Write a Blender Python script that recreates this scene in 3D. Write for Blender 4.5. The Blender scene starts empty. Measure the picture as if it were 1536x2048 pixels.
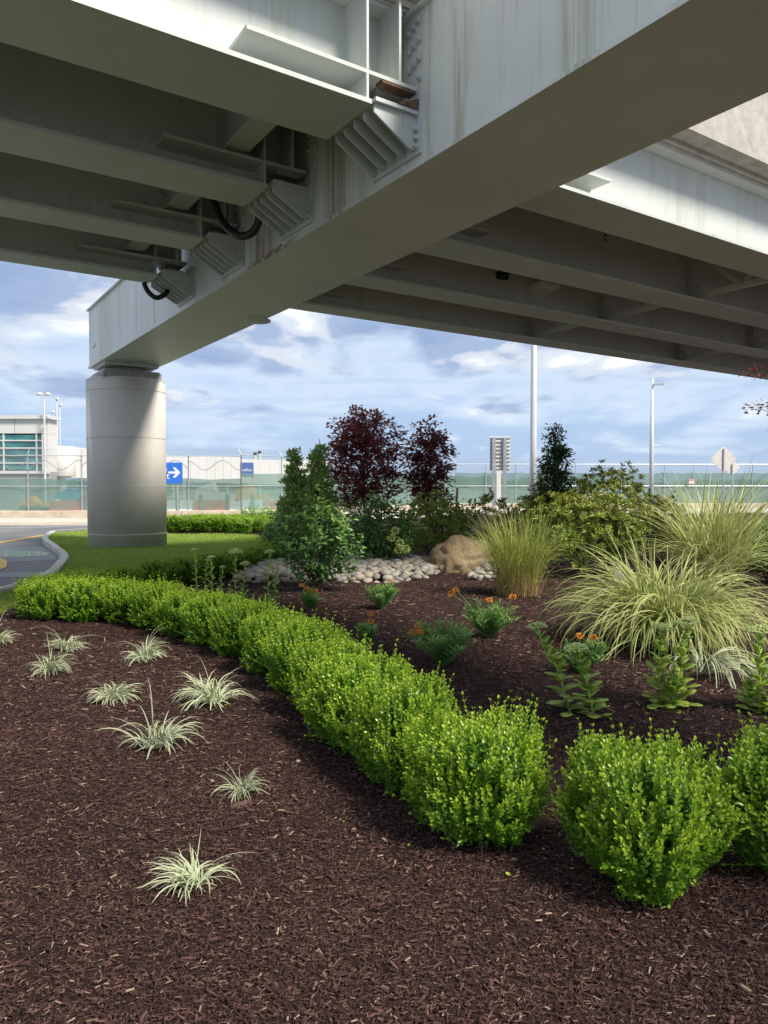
import bpy, math, random
import numpy as np
from mathutils import Vector, Matrix

# ------------------------------------------------------------------ camera, sky, sun, exposure
SC = bpy.context.scene
COL = SC.collection
EYE = 1.6
PITCH = math.atan((1024 - 972) / 1540.0)          # looking slightly down
cd = bpy.data.cameras.new("camera")
cam = bpy.data.objects.new("camera", cd); COL.objects.link(cam)
cam.location = (0, 0, EYE)
cam.rotation_euler = (math.pi / 2 - PITCH, 0, 0)
cd.sensor_width = 36.0
cd.lens = 1540 / 2048 * 36.0
cd.clip_end = 6000
SC.camera = cam

SUN_EL = math.radians(47.5)
SUN_AZ = math.radians(130)                          # clockwise from the view direction
SDIR = Vector((math.cos(SUN_EL) * math.sin(SUN_AZ), math.cos(SUN_EL) * math.cos(SUN_AZ), math.sin(SUN_EL)))
sl = bpy.data.lights.new("sun", 'SUN'); sl.energy = 1.9; sl.angle = math.radians(13); sl.color = (1.0, 0.93, 0.82)
so = bpy.data.objects.new("sun", sl); COL.objects.link(so)
so.rotation_euler = SDIR.to_track_quat('Z', 'Y').to_euler(); so.location = (30, -10, 40)

W = bpy.data.worlds.new("World"); SC.world = W; W.use_nodes = True
wn, wl = W.node_tree.nodes, W.node_tree.links
wn.clear()
def wnode(t, **k):
    n = wn.new(t)
    for a, b in k.items(): setattr(n, a, b)
    return n
wo = wnode('ShaderNodeOutputWorld'); bg = wnode('ShaderNodeBackground'); wl.new(bg.outputs[0], wo.inputs[0])
bg.inputs['Strength'].default_value = 0.0535
sky = wnode('ShaderNodeTexSky', sky_type='NISHITA', sun_disc=False)
sky.sun_elevation = SUN_EL; sky.sun_rotation = SUN_AZ; sky.altitude = 0; sky.air_density = 1.0; sky.dust_density = 1.2; sky.ozone_density = 2.0
tc = wnode('ShaderNodeTexCoord'); sep = wnode('ShaderNodeSeparateXYZ'); wl.new(tc.outputs['Generated'], sep.inputs[0])
def wmath(op, a, b=None, clamp=False):
    n = wnode('ShaderNodeMath', operation=op, use_clamp=clamp)
    for i, v in enumerate((a, b)):
        if v is None: continue
        if isinstance(v, (int, float)): n.inputs[i].default_value = v
        else: wl.new(v, n.inputs[i])
    return n.outputs[0]
zc = wmath('ADD', wmath('MAXIMUM', sep.outputs['Z'], 0.0), 0.16)
comb = wnode('ShaderNodeCombineXYZ')
wl.new(wmath('DIVIDE', sep.outputs['X'], zc), comb.inputs[0]); wl.new(wmath('DIVIDE', sep.outputs['Y'], zc), comb.inputs[1])
def wnoise(scale, detail, rough, dist=0.0, off=(0, 0, 0), sc3=(1, 1, 1)):
    m = wnode('ShaderNodeMapping'); wl.new(comb.outputs[0], m.inputs[0]); m.inputs['Location'].default_value = off; m.inputs['Scale'].default_value = sc3
    n = wnode('ShaderNodeTexNoise'); wl.new(m.outputs[0], n.inputs['Vector'])
    n.inputs['Scale'].default_value = scale; n.inputs['Detail'].default_value = detail; n.inputs['Roughness'].default_value = rough; n.inputs['Distortion'].default_value = dist
    return n.outputs[0]
def wramp(f, stops):
    r = wnode('ShaderNodeValToRGB'); wl.new(f, r.inputs[0])
    e = r.color_ramp.elements
    while len(e) < len(stops): e.new(0.5)
    for i, (p, c) in enumerate(stops):
        e[i].position = p; e[i].color = (*c, 1) if len(c) == 3 else c
    r.color_ramp.interpolation = 'EASE'
    return r.outputs[0]
def wmix(f, a, b):
    n = wnode('ShaderNodeMix', data_type='RGBA')
    for i, v in ((0, f), (6, a), (7, b)):
        if isinstance(v, (int, float)): n.inputs[i].default_value = v
        elif isinstance(v, tuple): n.inputs[i].default_value = (*v, 1)
        else: wl.new(v, n.inputs[i])
    return n.outputs[2]
# pale hazy blue air low down, a soft white bank, then a ragged blue-grey cloud sheet over the rest of the sky
clear = wmix(0.80, sky.outputs[0], (2.55, 3.55, 5.35))
rag = wmath('MULTIPLY', wmath('SUBTRACT', wnoise(2.0, 8, 0.52, 0.2, (21.1, 4.2, 0), (1.0, 0.7, 1)), 0.5), 0.34)
wide = wmath('MULTIPLY', wmath('SUBTRACT', wnoise(0.8, 3, 0.5, 0.0, (15.4, 8.7, 0)), 0.5), 0.20)
lev = wmath('ADD', sep.outputs['Z'], wmath('ADD', rag, wide))
bank = wramp(lev, [(0.045, (0,) * 3), (0.125, (0.85,) * 3)])
dark = wramp(lev, [(0.125, (0,) * 3), (0.180, (0.95,) * 3)])
sheetcol = wramp(wnoise(1.7, 8, 0.52, 0.25, (27.3, 1.2, 0), (1.0, 0.8, 1)), [(0.32, (0.36, 0.50, 0.80)), (0.48, (0.48, 0.62, 0.90)), (0.54, (0.90, 0.97, 1.10)), (0.66, (1.6, 1.62, 1.66))])
scl = wnode('ShaderNodeVectorMath', operation='SCALE'); wl.new(sheetcol, scl.inputs[0]); scl.inputs['Scale'].default_value = 5.0
c0 = wmix(bank, clear, (4.2, 4.95, 5.95))
streak = wramp(wnoise(1.6, 4, 0.5, 0.0, (2.0, 4.0, 0), (0.5, 2.2, 1)), [(0.52, (0,) * 3), (0.70, (0.5,) * 3)])
c0 = wmix(streak, c0, (2.75, 3.5, 5.1))
c1 = wmix(dark, c0, scl.outputs[0])
puff = wramp(wnoise(2.0, 8, 0.55, 0.2, (4.7, 9.4, 0), (1.0, 1.2, 1)), [(0.63, (0, 0, 0)), (0.72, (0.7,) * 3)])
c2 = wmix(wmath('MULTIPLY', puff, wramp(sep.outputs['Z'], [(0.02, (0.0,) * 3), (0.06, (1.0,) * 3)])), c1, (5.0, 5.3, 5.7))
wl.new(c2, bg.inputs['Color'])

SC.view_settings.view_transform = 'Standard'; SC.view_settings.look = 'None'
SC.view_settings.exposure = 1.65; SC.view_settings.gamma = 1.0; SC.view_settings.use_curve_mapping = False

rng = np.random.default_rng(7)
random.seed(7)

# ------------------------------------------------------------------ helpers
CP, SP = math.cos(PITCH), math.sin(PITCH)
def ray(u, v):
    x = (u - 768) / 1540.0; y = (1024 - v) / 1540.0
    return Vector((x, CP + y * SP, y * CP - SP))
def at(u, v, Y):                                   # a photograph pixel at distance Y, as a world point
    d = ray(u, v); return Vector((0, 0, EYE)) + d * (Y / d.y)
def gnd(u, v, z=0.0):                              # a photograph pixel on the ground, as a world point
    d = ray(u, v); return Vector((0, 0, EYE)) + d * ((z - EYE) / d.z)

def hz(x, y):                                      # gentle relief of the planted island
    return 0.03 * np.sin(0.9 * x + 1) * np.cos(0.7 * y) + 0.015 * np.sin(2.1 * x + 0.3) * np.sin(1.7 * y + 2)

def tag(o, label=None, cat=None, group=None, kind=None):
    if label: o['label'] = label
    if cat: o['category'] = cat
    if group: o['group'] = group
    if kind: o['kind'] = kind
    return o
def empty(name, loc=(0, 0, 0), rz=0.0):
    o = bpy.data.objects.new(name, None); COL.objects.link(o); o.location = loc; o.rotation_euler = (0, 0, rz); o.empty_display_size = 0.1
    return o
def link(name, mesh, parent=None):
    o = bpy.data.objects.new(name, mesh); COL.objects.link(o)
    if parent: o.parent = parent
    return o
def copy_tree(o, parent=None):
    c = o.copy(); COL.objects.link(c); c.parent = parent
    for ch in o.children: copy_tree(ch, c)
    return c

class Buf:
    """collects vertices, faces and three per-vertex numbers, then becomes one mesh"""
    def __init__(s): s.V = []; s.F = []; s.A = []; s.n = 0
    def add(s, v, faces, rnd=0.5, tone=0.0, edge=0.0):
        v = np.asarray(v, dtype=np.float64).reshape(-1, 3); n = len(v)
        a = np.zeros((n, 3)); a[:, 0] = rnd; a[:, 1] = tone; a[:, 2] = edge
        s.V.append(v); s.A.append(a)
        if isinstance(faces, np.ndarray): s.F.append(faces + s.n)
        else:
            by = {}
            for f in faces: by.setdefault(len(f), []).append(f)
            for k, fs in by.items(): s.F.append(np.array(fs, dtype=np.int64) + s.n)
        s.n += n
    def box(s, lo, hi, fr=None, rnd=0.5, cut=0.0):
        x0, y0, z0 = lo; x1, y1, z1 = hi
        v = [(x0, y0, z0), (x1, y0, z0), (x1, y1, z0), (x0, y1, z0), (x0, y0, z1), (x1, y0, z1), (x1, y1, z1), (x0, y1, z1)]
        if fr: v = [fr(*p) for p in v]
        s.add(v, [(0, 3, 2, 1), (4, 5, 6, 7), (0, 1, 5, 4), (1, 2, 6, 5), (2, 3, 7, 6), (3, 0, 4, 7)], rnd)
    def prism(s, pts, ext, rnd=0.5):                # polygon (3-D points) pushed along ext
        p = [Vector(q) for q in pts]; e = Vector(ext); n = len(p)
        s.add([tuple(q) for q in p] + [tuple(q + e) for q in p],
              [tuple(range(n - 1, -1, -1)), tuple(range(n, 2 * n))] + [(i, (i + 1) % n, n + (i + 1) % n, n + i) for i in range(n)], rnd)
    def tube(s, pts, rad, sides=6, rnd=0.5, tone=0.0, cap=True):
        p = np.array([tuple(q) for q in pts], float); m = len(p)
        r = np.full(m, rad, float) if np.isscalar(rad) else np.array(rad, float)
        t = np.gradient(p, axis=0); t /= np.linalg.norm(t, axis=1)[:, None] + 1e-9
        ref = np.array([0, 0, 1.0]) if abs(t[0, 2]) < 0.9 else np.array([1.0, 0, 0])
        u = np.cross(t, ref); u /= np.linalg.norm(u, axis=1)[:, None] + 1e-9
        w = np.cross(t, u)
        a = np.linspace(0, 2 * np.pi, sides, endpoint=False)
        v = p[:, None] + r[:, None, None] * (np.cos(a)[None, :, None] * u[:, None] + np.sin(a)[None, :, None] * w[:, None])
        f = []
        for i in range(m - 1):
            for j in range(sides):
                k = (j + 1) % sides
                f.append((i * sides + j, i * sides + k, (i + 1) * sides + k, (i + 1) * sides + j))
        if cap: f += [tuple(range(sides - 1, -1, -1)), tuple(range((m - 1) * sides, m * sides))]
        s.add(v.reshape(-1, 3), f, rnd, tone)
    def lathe(s, prof, c, sides=32, a0=0.0, rnd=0.5):
        m = len(prof); a = np.linspace(0, 2 * np.pi, sides, endpoint=False) + a0
        v = np.array([[(c[0] + r * math.cos(q), c[1] + r * math.sin(q), c[2] + z) for q in a] for r, z in prof]).reshape(-1, 3)
        f = [(i * sides + j, i * sides + (j + 1) % sides, (i + 1) * sides + (j + 1) % sides, (i + 1) * sides + j) for i in range(m - 1) for j in range(sides)]
        f += [tuple(range(sides - 1, -1, -1)), tuple(range((m - 1) * sides, m * sides))]
        s.add(v, f, rnd)
    def mesh(s, name, mat, smooth=False):
        me = bpy.data.meshes.new(name)
        V = np.concatenate(s.V); A = np.concatenate(s.A)
        loops = np.concatenate([f.ravel() for f in s.F]); tot = np.concatenate([np.full(len(f), f.shape[1]) for f in s.F])
        start = np.concatenate([[0], np.cumsum(tot)[:-1]])
        me.vertices.add(len(V)); me.vertices.foreach_set('co', V.ravel().astype(np.float32))
        me.loops.add(len(loops)); me.loops.foreach_set('vertex_index', loops.astype(np.int32))
        me.polygons.add(len(tot)); me.polygons.foreach_set('loop_start', start.astype(np.int32))
        try: me.polygons.foreach_set('loop_total', tot.astype(np.int32))
        except Exception: pass
        me.polygons.foreach_set('use_smooth', np.full(len(tot), bool(smooth)))
        for i, nm in enumerate(('rnd', 'tone', 'edge')):
            me.attributes.new(nm, 'FLOAT', 'POINT').data.foreach_set('value', A[:, i].astype(np.float32))
        me.update(calc_edges=True); me.validate()
        me.materials.append(mat)
        return me
    def obj(s, name, mat, parent=None, smooth=False):
        return link(name, s.mesh(name, mat, smooth), parent)

def nrm(a): return a / (np.linalg.norm(a, axis=-1, keepdims=True) + 1e-9)
LEAF2 = (np.array([[0, 0, 0], [.45, -.5, .10], [1, 0, 0], [.45, .5, .10]]), np.array([[0, 1, 2], [0, 2, 3]]))
LEAF4 = (np.array([[0, 0, 0], [.35, -.44, .08], [.75, -.38, .05], [1, 0, -.05], [.75, .38, .05], [.35, .44, .08], [.5, 0, -.02]]),
         np.array([[0, 1, 6], [1, 2, 6], [2, 3, 6], [6, 3, 4], [6, 4, 5], [0, 6, 5]]))
STEM = (np.array([[0, -.5, 0], [1, -.3, 0], [1, .3, 0], [0, .5, 0]]), np.array([[0, 1, 2], [0, 2, 3]]))
MAPLE = (np.array([[0, 0, 0], [.35, -.18, .02], [.45, -.55, -.04], [.62, -.16, .03], [1.05, 0, -.05], [.62, .16, .03], [.45, .55, -.04], [.35, .18, .02], [.1, -.5, -.05], [.1, .5, -.05]]),
         np.array([[0, 8, 1], [1, 2, 3], [0, 1, 7], [1, 3, 7], [3, 5, 7], [3, 4, 5], [5, 6, 7], [0, 7, 9]]))
def leaves(buf, tpl, P, D, N, L, Wd, rnd, tone):
    tv, tf = tpl; n = len(P); k = len(tv)
    D = nrm(D); S = nrm(np.cross(N, D)); U = np.cross(D, S)
    L = np.broadcast_to(L, (n,)); Wd = np.broadcast_to(Wd, (n,))
    v = P[:, None] + tv[None, :, 0:1] * (L[:, None, None] * D[:, None]) + tv[None, :, 1:2] * (Wd[:, None, None] * S[:, None]) + tv[None, :, 2:3] * (L[:, None, None] * U[:, None])
    f = (tf[None] + (np.arange(n) * k)[:, None, None]).reshape(-1, tf.shape[1])
    buf.add(v.reshape(-1, 3), f, np.repeat(np.broadcast_to(rnd, (n,)), k), np.repeat(np.broadcast_to(tone, (n,)), k))
def rdir(r, n): return nrm(r.normal(size=(n, 3)))
def blades(buf, r, P, az, el0, length, width, droop, m=8, fold=0.25, floor=True, power=1.25, wavy=0.15):
    n = len(P); t = np.linspace(0, 1, m + 1)
    el = el0[:, None] - droop[:, None] * t[None] ** power
    azm = az[:, None] + wavy * r.normal(size=(n, 1)) * t[None] ** 1.5
    d = np.stack([np.cos(el) * np.cos(azm), np.cos(el) * np.sin(azm), np.sin(el)], -1)
    step = (length / m)[:, None, None]
    pos = P[:, None] + np.concatenate([np.zeros((n, 1, 3)), np.cumsum(0.5 * (d[:, 1:] + d[:, :-1]) * step, 1)], 1)
    if floor: pos[..., 2] = np.maximum(pos[..., 2], 0.012 + 0.01 * r.random((n, 1)))
    side = np.stack([-np.sin(azm), np.cos(azm), np.zeros_like(azm)], -1)
    up = np.cross(d, side)
    tw = (r.random((n, 1, 1)) - .5) * 1.4
    side = side * np.cos(tw) + up * np.sin(tw)
    w = (np.minimum(1, 0.45 + 2.2 * t) * (1 - t ** 2.6) + 0.02)[None, :, None] * width[:, None, None]
    L_ = pos - side * w * .5; R_ = pos + side * w * .5; M_ = pos - np.cross(side, d) * w * fold
    v = np.stack([L_, M_, R_], 2)                       # n, m+1, 3, 3
    base = (np.arange(n) * (m + 1) * 3)[:, None, None]
    i = np.arange(m)[None, :, None]; j = np.arange(2)[None, None, :]
    a = base + i * 3 + j
    f = np.stack([a, a + 1, a + 4, a + 3], -1).reshape(-1, 4)
    rnd = np.repeat(r.random(n), (m + 1) * 3); tone = np.tile(np.repeat(t, 3), n); edge = np.tile(np.array([1., 0, 1.]), n * (m + 1))
    buf.add(v.reshape(-1, 3), f, rnd, tone, edge)

# ------------------------------------------------------------------ materials
class MT:
    def __init__(s, name):
        s.m = bpy.data.materials.new(name); s.m.use_nodes = True
        s.n = s.m.node_tree.nodes; s.l = s.m.node_tree.links; s.b = s.n['Principled BSDF']; s.out = s.n['Material Output']
    def new(s, t, **k):
        n = s.n.new(t)
        for a, b in k.items(): setattr(n, a, b)
        return n
    def set(s, sock, v):
        if isinstance(v, (int, float)): sock.default_value = v
        elif isinstance(v, tuple): sock.default_value = (*v, 1) if len(v) == 3 and sock.type == 'RGBA' else v
        else: s.l.new(v, sock)
    def attr(s, nm): return s.new('ShaderNodeAttribute', attribute_name=nm).outputs['Fac']
    def coord(s, kind='Object', scale=(1, 1, 1)):
        c = s.new('ShaderNodeTexCoord'); mp = s.new('ShaderNodeMapping'); s.l.new(c.outputs[kind], mp.inputs[0]); mp.inputs['Scale'].default_value = scale
        return mp.outputs[0]
    def pos(s, scale=(1, 1, 1)):
        g = s.new('ShaderNodeNewGeometry'); mp = s.new('ShaderNodeMapping'); s.l.new(g.outputs['Position'], mp.inputs[0]); mp.inputs['Scale'].default_value = scale
        return mp.outputs[0]
    def noise(s, vec, scale, detail=4, rough=0.55, dist=0.0):
        n = s.new('ShaderNodeTexNoise'); s.l.new(vec, n.inputs['Vector']); n.inputs['Scale'].default_value = scale
        n.inputs['Detail'].default_value = detail; n.inputs['Roughness'].default_value = rough; n.inputs['Distortion'].default_value = dist
        return n.outputs[0]
    def ramp(s, f, stops, interp='LINEAR'):
        r = s.new('ShaderNodeValToRGB'); s.l.new(f, r.inputs[0]); e = r.color_ramp.elements
        while len(e) < len(stops): e.new(0.5)
        for i, (p, c) in enumerate(stops):
            e[i].position = p; e[i].color = (c, c, c, 1) if isinstance(c, (int, float)) else (*c, 1)
        r.color_ramp.interpolation = interp
        return r.outputs[0]
    def mix(s, f, a, b, blend='MIX'):
        n = s.new('ShaderNodeMix', data_type='RGBA', blend_type=blend)
        s.set(n.inputs[0], f); s.set(n.inputs[6], a); s.set(n.inputs[7], b); return n.outputs[2]
    def math(s, op, a, b=None, clamp=False):
        n = s.new('ShaderNodeMath', operation=op, use_clamp=clamp); s.set(n.inputs[0], a)
        if b is not None: s.set(n.inputs[1], b)
        return n.outputs[0]
    def bump(s, h, strength=0.3, dist=0.02):
        b = s.new('ShaderNodeBump'); b.inputs['Strength'].default_value = strength; b.inputs['Distance'].default_value = dist
        s.l.new(h, b.inputs['Height']); s.l.new(b.outputs[0], s.b.inputs['Normal'])
    def fin(s, col, rough=0.6, metal=0.0, spec=None):
        s.set(s.b.inputs['Base Color'], col); s.set(s.b.inputs['Roughness'], rough); s.b.inputs['Metallic'].default_value = metal
        if spec is not None: s.b.inputs['Specular IOR Level'].default_value = spec
        return s.m

def plain(name, col, rough=0.6, metal=0.0, var=0.12, scale=3.0):
    t = MT(name); n = t.noise(t.pos(), scale, 5)
    c = t.mix(t.ramp(n, [(0.3, 0.0), (0.7, 1.0)]), tuple(x * (1 - var) for x in col), tuple(min(1, x * (1 + var)) for x in col))
    return t.fin(c, rough, metal)
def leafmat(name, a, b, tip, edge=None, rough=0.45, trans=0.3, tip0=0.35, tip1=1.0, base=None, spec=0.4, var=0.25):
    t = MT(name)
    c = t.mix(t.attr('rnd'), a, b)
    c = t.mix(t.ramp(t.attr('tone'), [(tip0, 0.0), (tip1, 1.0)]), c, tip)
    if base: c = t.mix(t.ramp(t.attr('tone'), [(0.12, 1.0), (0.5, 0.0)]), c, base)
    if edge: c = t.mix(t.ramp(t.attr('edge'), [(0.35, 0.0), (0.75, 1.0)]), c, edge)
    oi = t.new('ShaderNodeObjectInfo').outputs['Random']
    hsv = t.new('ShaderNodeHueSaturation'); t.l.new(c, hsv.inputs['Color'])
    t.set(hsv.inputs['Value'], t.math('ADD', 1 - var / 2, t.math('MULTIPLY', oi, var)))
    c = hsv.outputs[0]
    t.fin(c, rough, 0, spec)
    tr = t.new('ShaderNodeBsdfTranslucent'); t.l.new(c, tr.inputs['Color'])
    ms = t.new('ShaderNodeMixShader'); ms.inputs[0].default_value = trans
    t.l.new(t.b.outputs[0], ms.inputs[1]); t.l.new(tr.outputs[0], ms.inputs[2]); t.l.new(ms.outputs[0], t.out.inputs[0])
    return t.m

def steel(name, base, stain=0.5, marks=False):
    t = MT(name); p = t.pos()
    big = t.noise(p, 0.9, 5)
    c = t.mix(t.ramp(big, [(0.3, 0.0), (0.7, 1.0)]), tuple(x * 0.92 for x in base), tuple(x * 1.05 for x in base))
    run = t.noise(t.pos((5.0, 5.0, 0.32)), 1.0, 6, 0.65)
    patch = t.noise(t.pos((0.5, 0.5, 0.25)), 1.0, 3)
    msk = t.math('MULTIPLY', t.ramp(run, [(0.50, 0.0), (0.66, 1.0)]), t.ramp(patch, [(0.42, 0.0), (0.58, stain)]))
    geo = t.new('ShaderNodeNewGeometry'); sn = t.new('ShaderNodeSeparateXYZ'); t.l.new(geo.outputs['Normal'], sn.inputs[0])
    vert = t.math('SUBTRACT', 1.0, t.math('ABSOLUTE', sn.outputs['Z']), True)
    msk = t.math('MULTIPLY', msk, vert)
    c = t.mix(msk, c, (0.34, 0.35, 0.21))
    fine = t.math('MULTIPLY', t.ramp(t.noise(t.pos((22.0, 22.0, 0.6)), 1.0, 4, 0.6), [(0.56, 0.0), (0.70, 0.5)]), t.ramp(t.noise(t.pos((0.7, 0.7, 0.5)), 1.3, 3), [(0.44, 0.0), (0.60, stain)]))
    c = t.mix(t.math('MULTIPLY', fine, vert), c, (0.26, 0.25, 0.17))
    spk = t.noise(p, 60, 3)
    c = t.mix(t.ramp(spk, [(0.70, 0.0), (0.78, 0.18)]), c, (0.42, 0.40, 0.34))
    rust = t.math('MULTIPLY', t.ramp(t.noise(p, 7, 6, 0.7), [(0.60, 0.0), (0.68, 0.7)]), t.ramp(t.noise(p, 0.9, 2), [(0.60, 0.0), (0.68, 0.8)]))
    c = t.mix(t.math('MULTIPLY', rust, t.math('ADD', t.math('MULTIPLY', vert, 0.7), 0.25)), c, (0.30, 0.18, 0.10))
    if marks:                                       # rust runs beside the brackets, algae runs further out
        sp = t.new('ShaderNodeSeparateXYZ'); t.l.new(p, sp.inputs[0])
        tc_ = t.math('SUBTRACT', t.math('MULTIPLY', t.math('SUBTRACT', sp.outputs['Y'], 8.56), 0.8182), t.math('MULTIPLY', sp.outputs['X'], 0.5750))
        st = t.ramp(t.noise(t.pos((14.0, 14.0, 0.4)), 1.0, 5, 0.65), [(0.38, 0.0), (0.60, 1.0)])
        for c0, hw, col, amt in ((3.35, .60, (0.24, 0.12, 0.06), 1.0), (1.1, .35, (0.26, 0.15, 0.085), .8), (-2.85, .30, (0.27, 0.30, 0.13), .7), (13.2, 1.6, (0.36, 0.38, 0.24), .5), (-4.3, .5, (0.33, 0.36, 0.22), .5)):
            w_ = t.ramp(t.math('ABSOLUTE', t.math('SUBTRACT', tc_, c0)), [(hw * .35, amt), (hw, 0.0)])
            c = t.mix(t.math('MULTIPLY', t.math('MULTIPLY', w_, st), vert), c, col)
        grime = t.math('MULTIPLY', t.ramp(t.math('ABSOLUTE', t.math('SUBTRACT', tc_, 3.0)), [(0.5, 1.0), (2.2, 0.0)]), t.ramp(t.noise(t.pos((3.0, 3.0, 3.0)), 1.0, 6, 0.7), [(0.48, 0.0), (0.58, .9)]))
        zed = t.math('LESS_THAN', sp.outputs['Z'], 4.96)
        c = t.mix(t.math('MULTIPLY', grime, t.math('MULTIPLY', zed, vert)), c, (0.24, 0.14, 0.08))
    t.bump(t.noise(p, 2.2, 3), 0.12, 0.02)
    return t.fin(c, 0.5)

M = {}
M['steel'] = steel('painted_steel', (0.56, 0.59, 0.565), 0.4)
M['steel_beam'] = steel('painted_steel_stained', (0.685, 0.71, 0.68), 0.8, True)
M['rust'] = plain('rusted_steel', (0.15, 0.08, 0.05), 0.85, 0, 0.5, 14)
M['bearing'] = plain('bearing_grey', (0.33, 0.33, 0.30), 0.7, 0, 0.25, 8)
def concrete(name, a, b, seam=False, sc=1.4):
    t = MT(name); p = t.pos()
    c = t.mix(t.ramp(t.noise(p, sc, 7, 0.6), [(0.3, 0.0), (0.7, 1.0)]), a, b)
    c = t.mix(t.ramp(t.noise(t.pos((4, 4, 0.5)), 1.0, 5), [(0.55, 0.0), (0.75, 0.3)]), c, tuple(x * 0.75 for x in a))
    t.bump(t.noise(p, 30, 5), 0.15, 0.01)
    return t.fin(c, 0.8)
M['column'] = concrete('coated_concrete', (0.53, 0.50, 0.45), (0.58, 0.55, 0.495))
M['deck'] = concrete('deck_concrete', (0.34, 0.31, 0.27), (0.52, 0.49, 0.44), sc=5)
M['wall'] = concrete('weathered_concrete', (0.42, 0.35, 0.27), (0.58, 0.50, 0.40), sc=2)
M['walk'] = concrete('sidewalk_concrete', (0.48, 0.43, 0.35), (0.60, 0.55, 0.46), sc=1.5)
M['kerb'] = concrete('kerb_concrete', (0.46, 0.43, 0.38), (0.60, 0.57, 0.50), sc=2)
t = MT('asphalt'); p = t.pos()
c = t.mix(t.ramp(t.noise(p, 0.35, 5), [(0.35, 0.0), (0.65, 1.0)]), (0.11, 0.11, 0.115), (0.19, 0.185, 0.18))
c = t.mix(t.ramp(t.noise(p, 60, 2), [(0.4, 0.0), (0.7, 0.35)]), c, (0.25, 0.24, 0.23))
t.bump(t.noise(p, 80, 3), 0.3, 0.01); M['asphalt'] = t.fin(c, 0.8)
M['wet'] = plain('wet_asphalt', (0.035, 0.05, 0.05), 0.12, 0, 0.3, 2)
M['damp'] = plain('damp_asphalt', (0.075, 0.078, 0.08), 0.45, 0, 0.3, 1.5)
M['yellow'] = plain('yellow_paint', (0.68, 0.42, 0.08), 0.7, 0, 0.2, 6)
M['white_paint'] = plain('white_road_paint', (0.7, 0.7, 0.68), 0.7, 0, 0.15, 6)
t = MT('airfield'); p = t.pos()
c = t.mix(t.ramp(t.noise(t.pos((0.004, 0.03, 1)), 1.0, 4), [(0.45, 0.0), (0.55, 1.0)]), (0.13, 0.16, 0.08), (0.24, 0.24, 0.22))
M['airfield'] = t.fin(c, 0.9)
t = MT('mulch_base'); p = t.pos()
n1 = t.noise(p, 55, 6, 0.7); n2 = t.noise(p, 1.1, 4)
c = t.mix(t.ramp(n1, [(0.35, 0.0), (0.7, 1.0)]), (0.016, 0.008, 0.007), (0.085, 0.042, 0.034))
c = t.mix(t.ramp(n2, [(0.4, 0.0), (0.65, 0.5)]), c, (0.030, 0.016, 0.014))
t.bump(n1, 1.0, 0.03); M['mulch'] = t.fin(c, 0.9, 0, 0.2)
t = MT('wood_chip')
c = t.ramp(t.attr('rnd'), [(0.0, (0.022, 0.010, 0.008)), (0.55, (0.062, 0.028, 0.022)), (0.86, (0.112, 0.056, 0.043)), (0.95, (0.17, 0.10, 0.072)), (1.0, (0.38, 0.28, 0.19))])
M['chip'] = t.fin(c, 0.75, 0, 0.3)
t = MT('lawn_soil'); p = t.pos()
c = t.mix(t.ramp(t.noise(p, 0.8, 5), [(0.35, 0.0), (0.65, 1.0)]), (0.18, 0.28, 0.04), (0.28, 0.36, 0.075))
c = t.mix(t.ramp(t.noise(p, 40, 4), [(0.35, 0.0), (0.7, 0.7)]), c, (0.05, 0.10, 0.016))
t.bump(t.noise(p, 90, 4), 0.6, 0.03); M['lawn'] = t.fin(c, 0.9, 0, 0.15)
M['grass'] = leafmat('grass_blade', (0.20, 0.32, 0.045), (0.32, 0.42, 0.08), (0.38, 0.46, 0.10), trans=0.3, rough=0.6)
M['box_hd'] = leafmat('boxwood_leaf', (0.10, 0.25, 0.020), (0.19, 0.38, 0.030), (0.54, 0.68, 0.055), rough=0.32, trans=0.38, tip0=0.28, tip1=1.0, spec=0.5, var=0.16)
M['twig'] = plain('twig_bark', (0.10, 0.07, 0.045), 0.85, 0, 0.3, 20)
M['bark'] = plain('tree_bark', (0.075, 0.055, 0.045), 0.9, 0, 0.3, 15)
M['sedge'] = leafmat('sedge_blade', (0.24, 0.34, 0.16), (0.36, 0.44, 0.24), (0.48, 0.52, 0.30), edge=(0.74, 0.74, 0.52), rough=0.5, trans=0.25)
M['misc'] = leafmat('variegated_grass_blade', (0.20, 0.31, 0.055), (0.36, 0.44, 0.10), (0.46, 0.50, 0.15), edge=(0.62, 0.63, 0.28), rough=0.45, trans=0.3, base=(0.24, 0.22, 0.08))
M['reed'] = leafmat('upright_grass_blade', (0.26, 0.33, 0.06), (0.42, 0.45, 0.10), (0.46, 0.52, 0.12), rough=0.5, trans=0.3, tip0=0.5, base=(0.52, 0.37, 0.19))
M['viburnum'] = leafmat('broad_dark_leaf', (0.075, 0.175, 0.042), (0.145, 0.28, 0.065), (0.26, 0.41, 0.09), rough=0.38, trans=0.25, tip0=0.6)
M['rhodo'] = leafmat('leathery_olive_leaf', (0.15, 0.24, 0.036), (0.30, 0.38, 0.06), (0.50, 0.48, 0.11), rough=0.4, trans=0.2, tip0=0.5)
M['rhodo_red'] = leafmat('bronze_leaf', (0.16, 0.07, 0.04), (0.20, 0.16, 0.05), (0.30, 0.20, 0.07), rough=0.45, trans=0.2)
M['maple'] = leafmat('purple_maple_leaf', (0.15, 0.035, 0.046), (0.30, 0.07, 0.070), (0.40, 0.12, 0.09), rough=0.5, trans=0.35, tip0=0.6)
M['arbor'] = leafmat('scale_foliage', (0.16, 0.30, 0.05), (0.30, 0.44, 0.10), (0.48, 0.60, 0.20), rough=0.6, trans=0.2, tip0=0.4)
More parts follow.
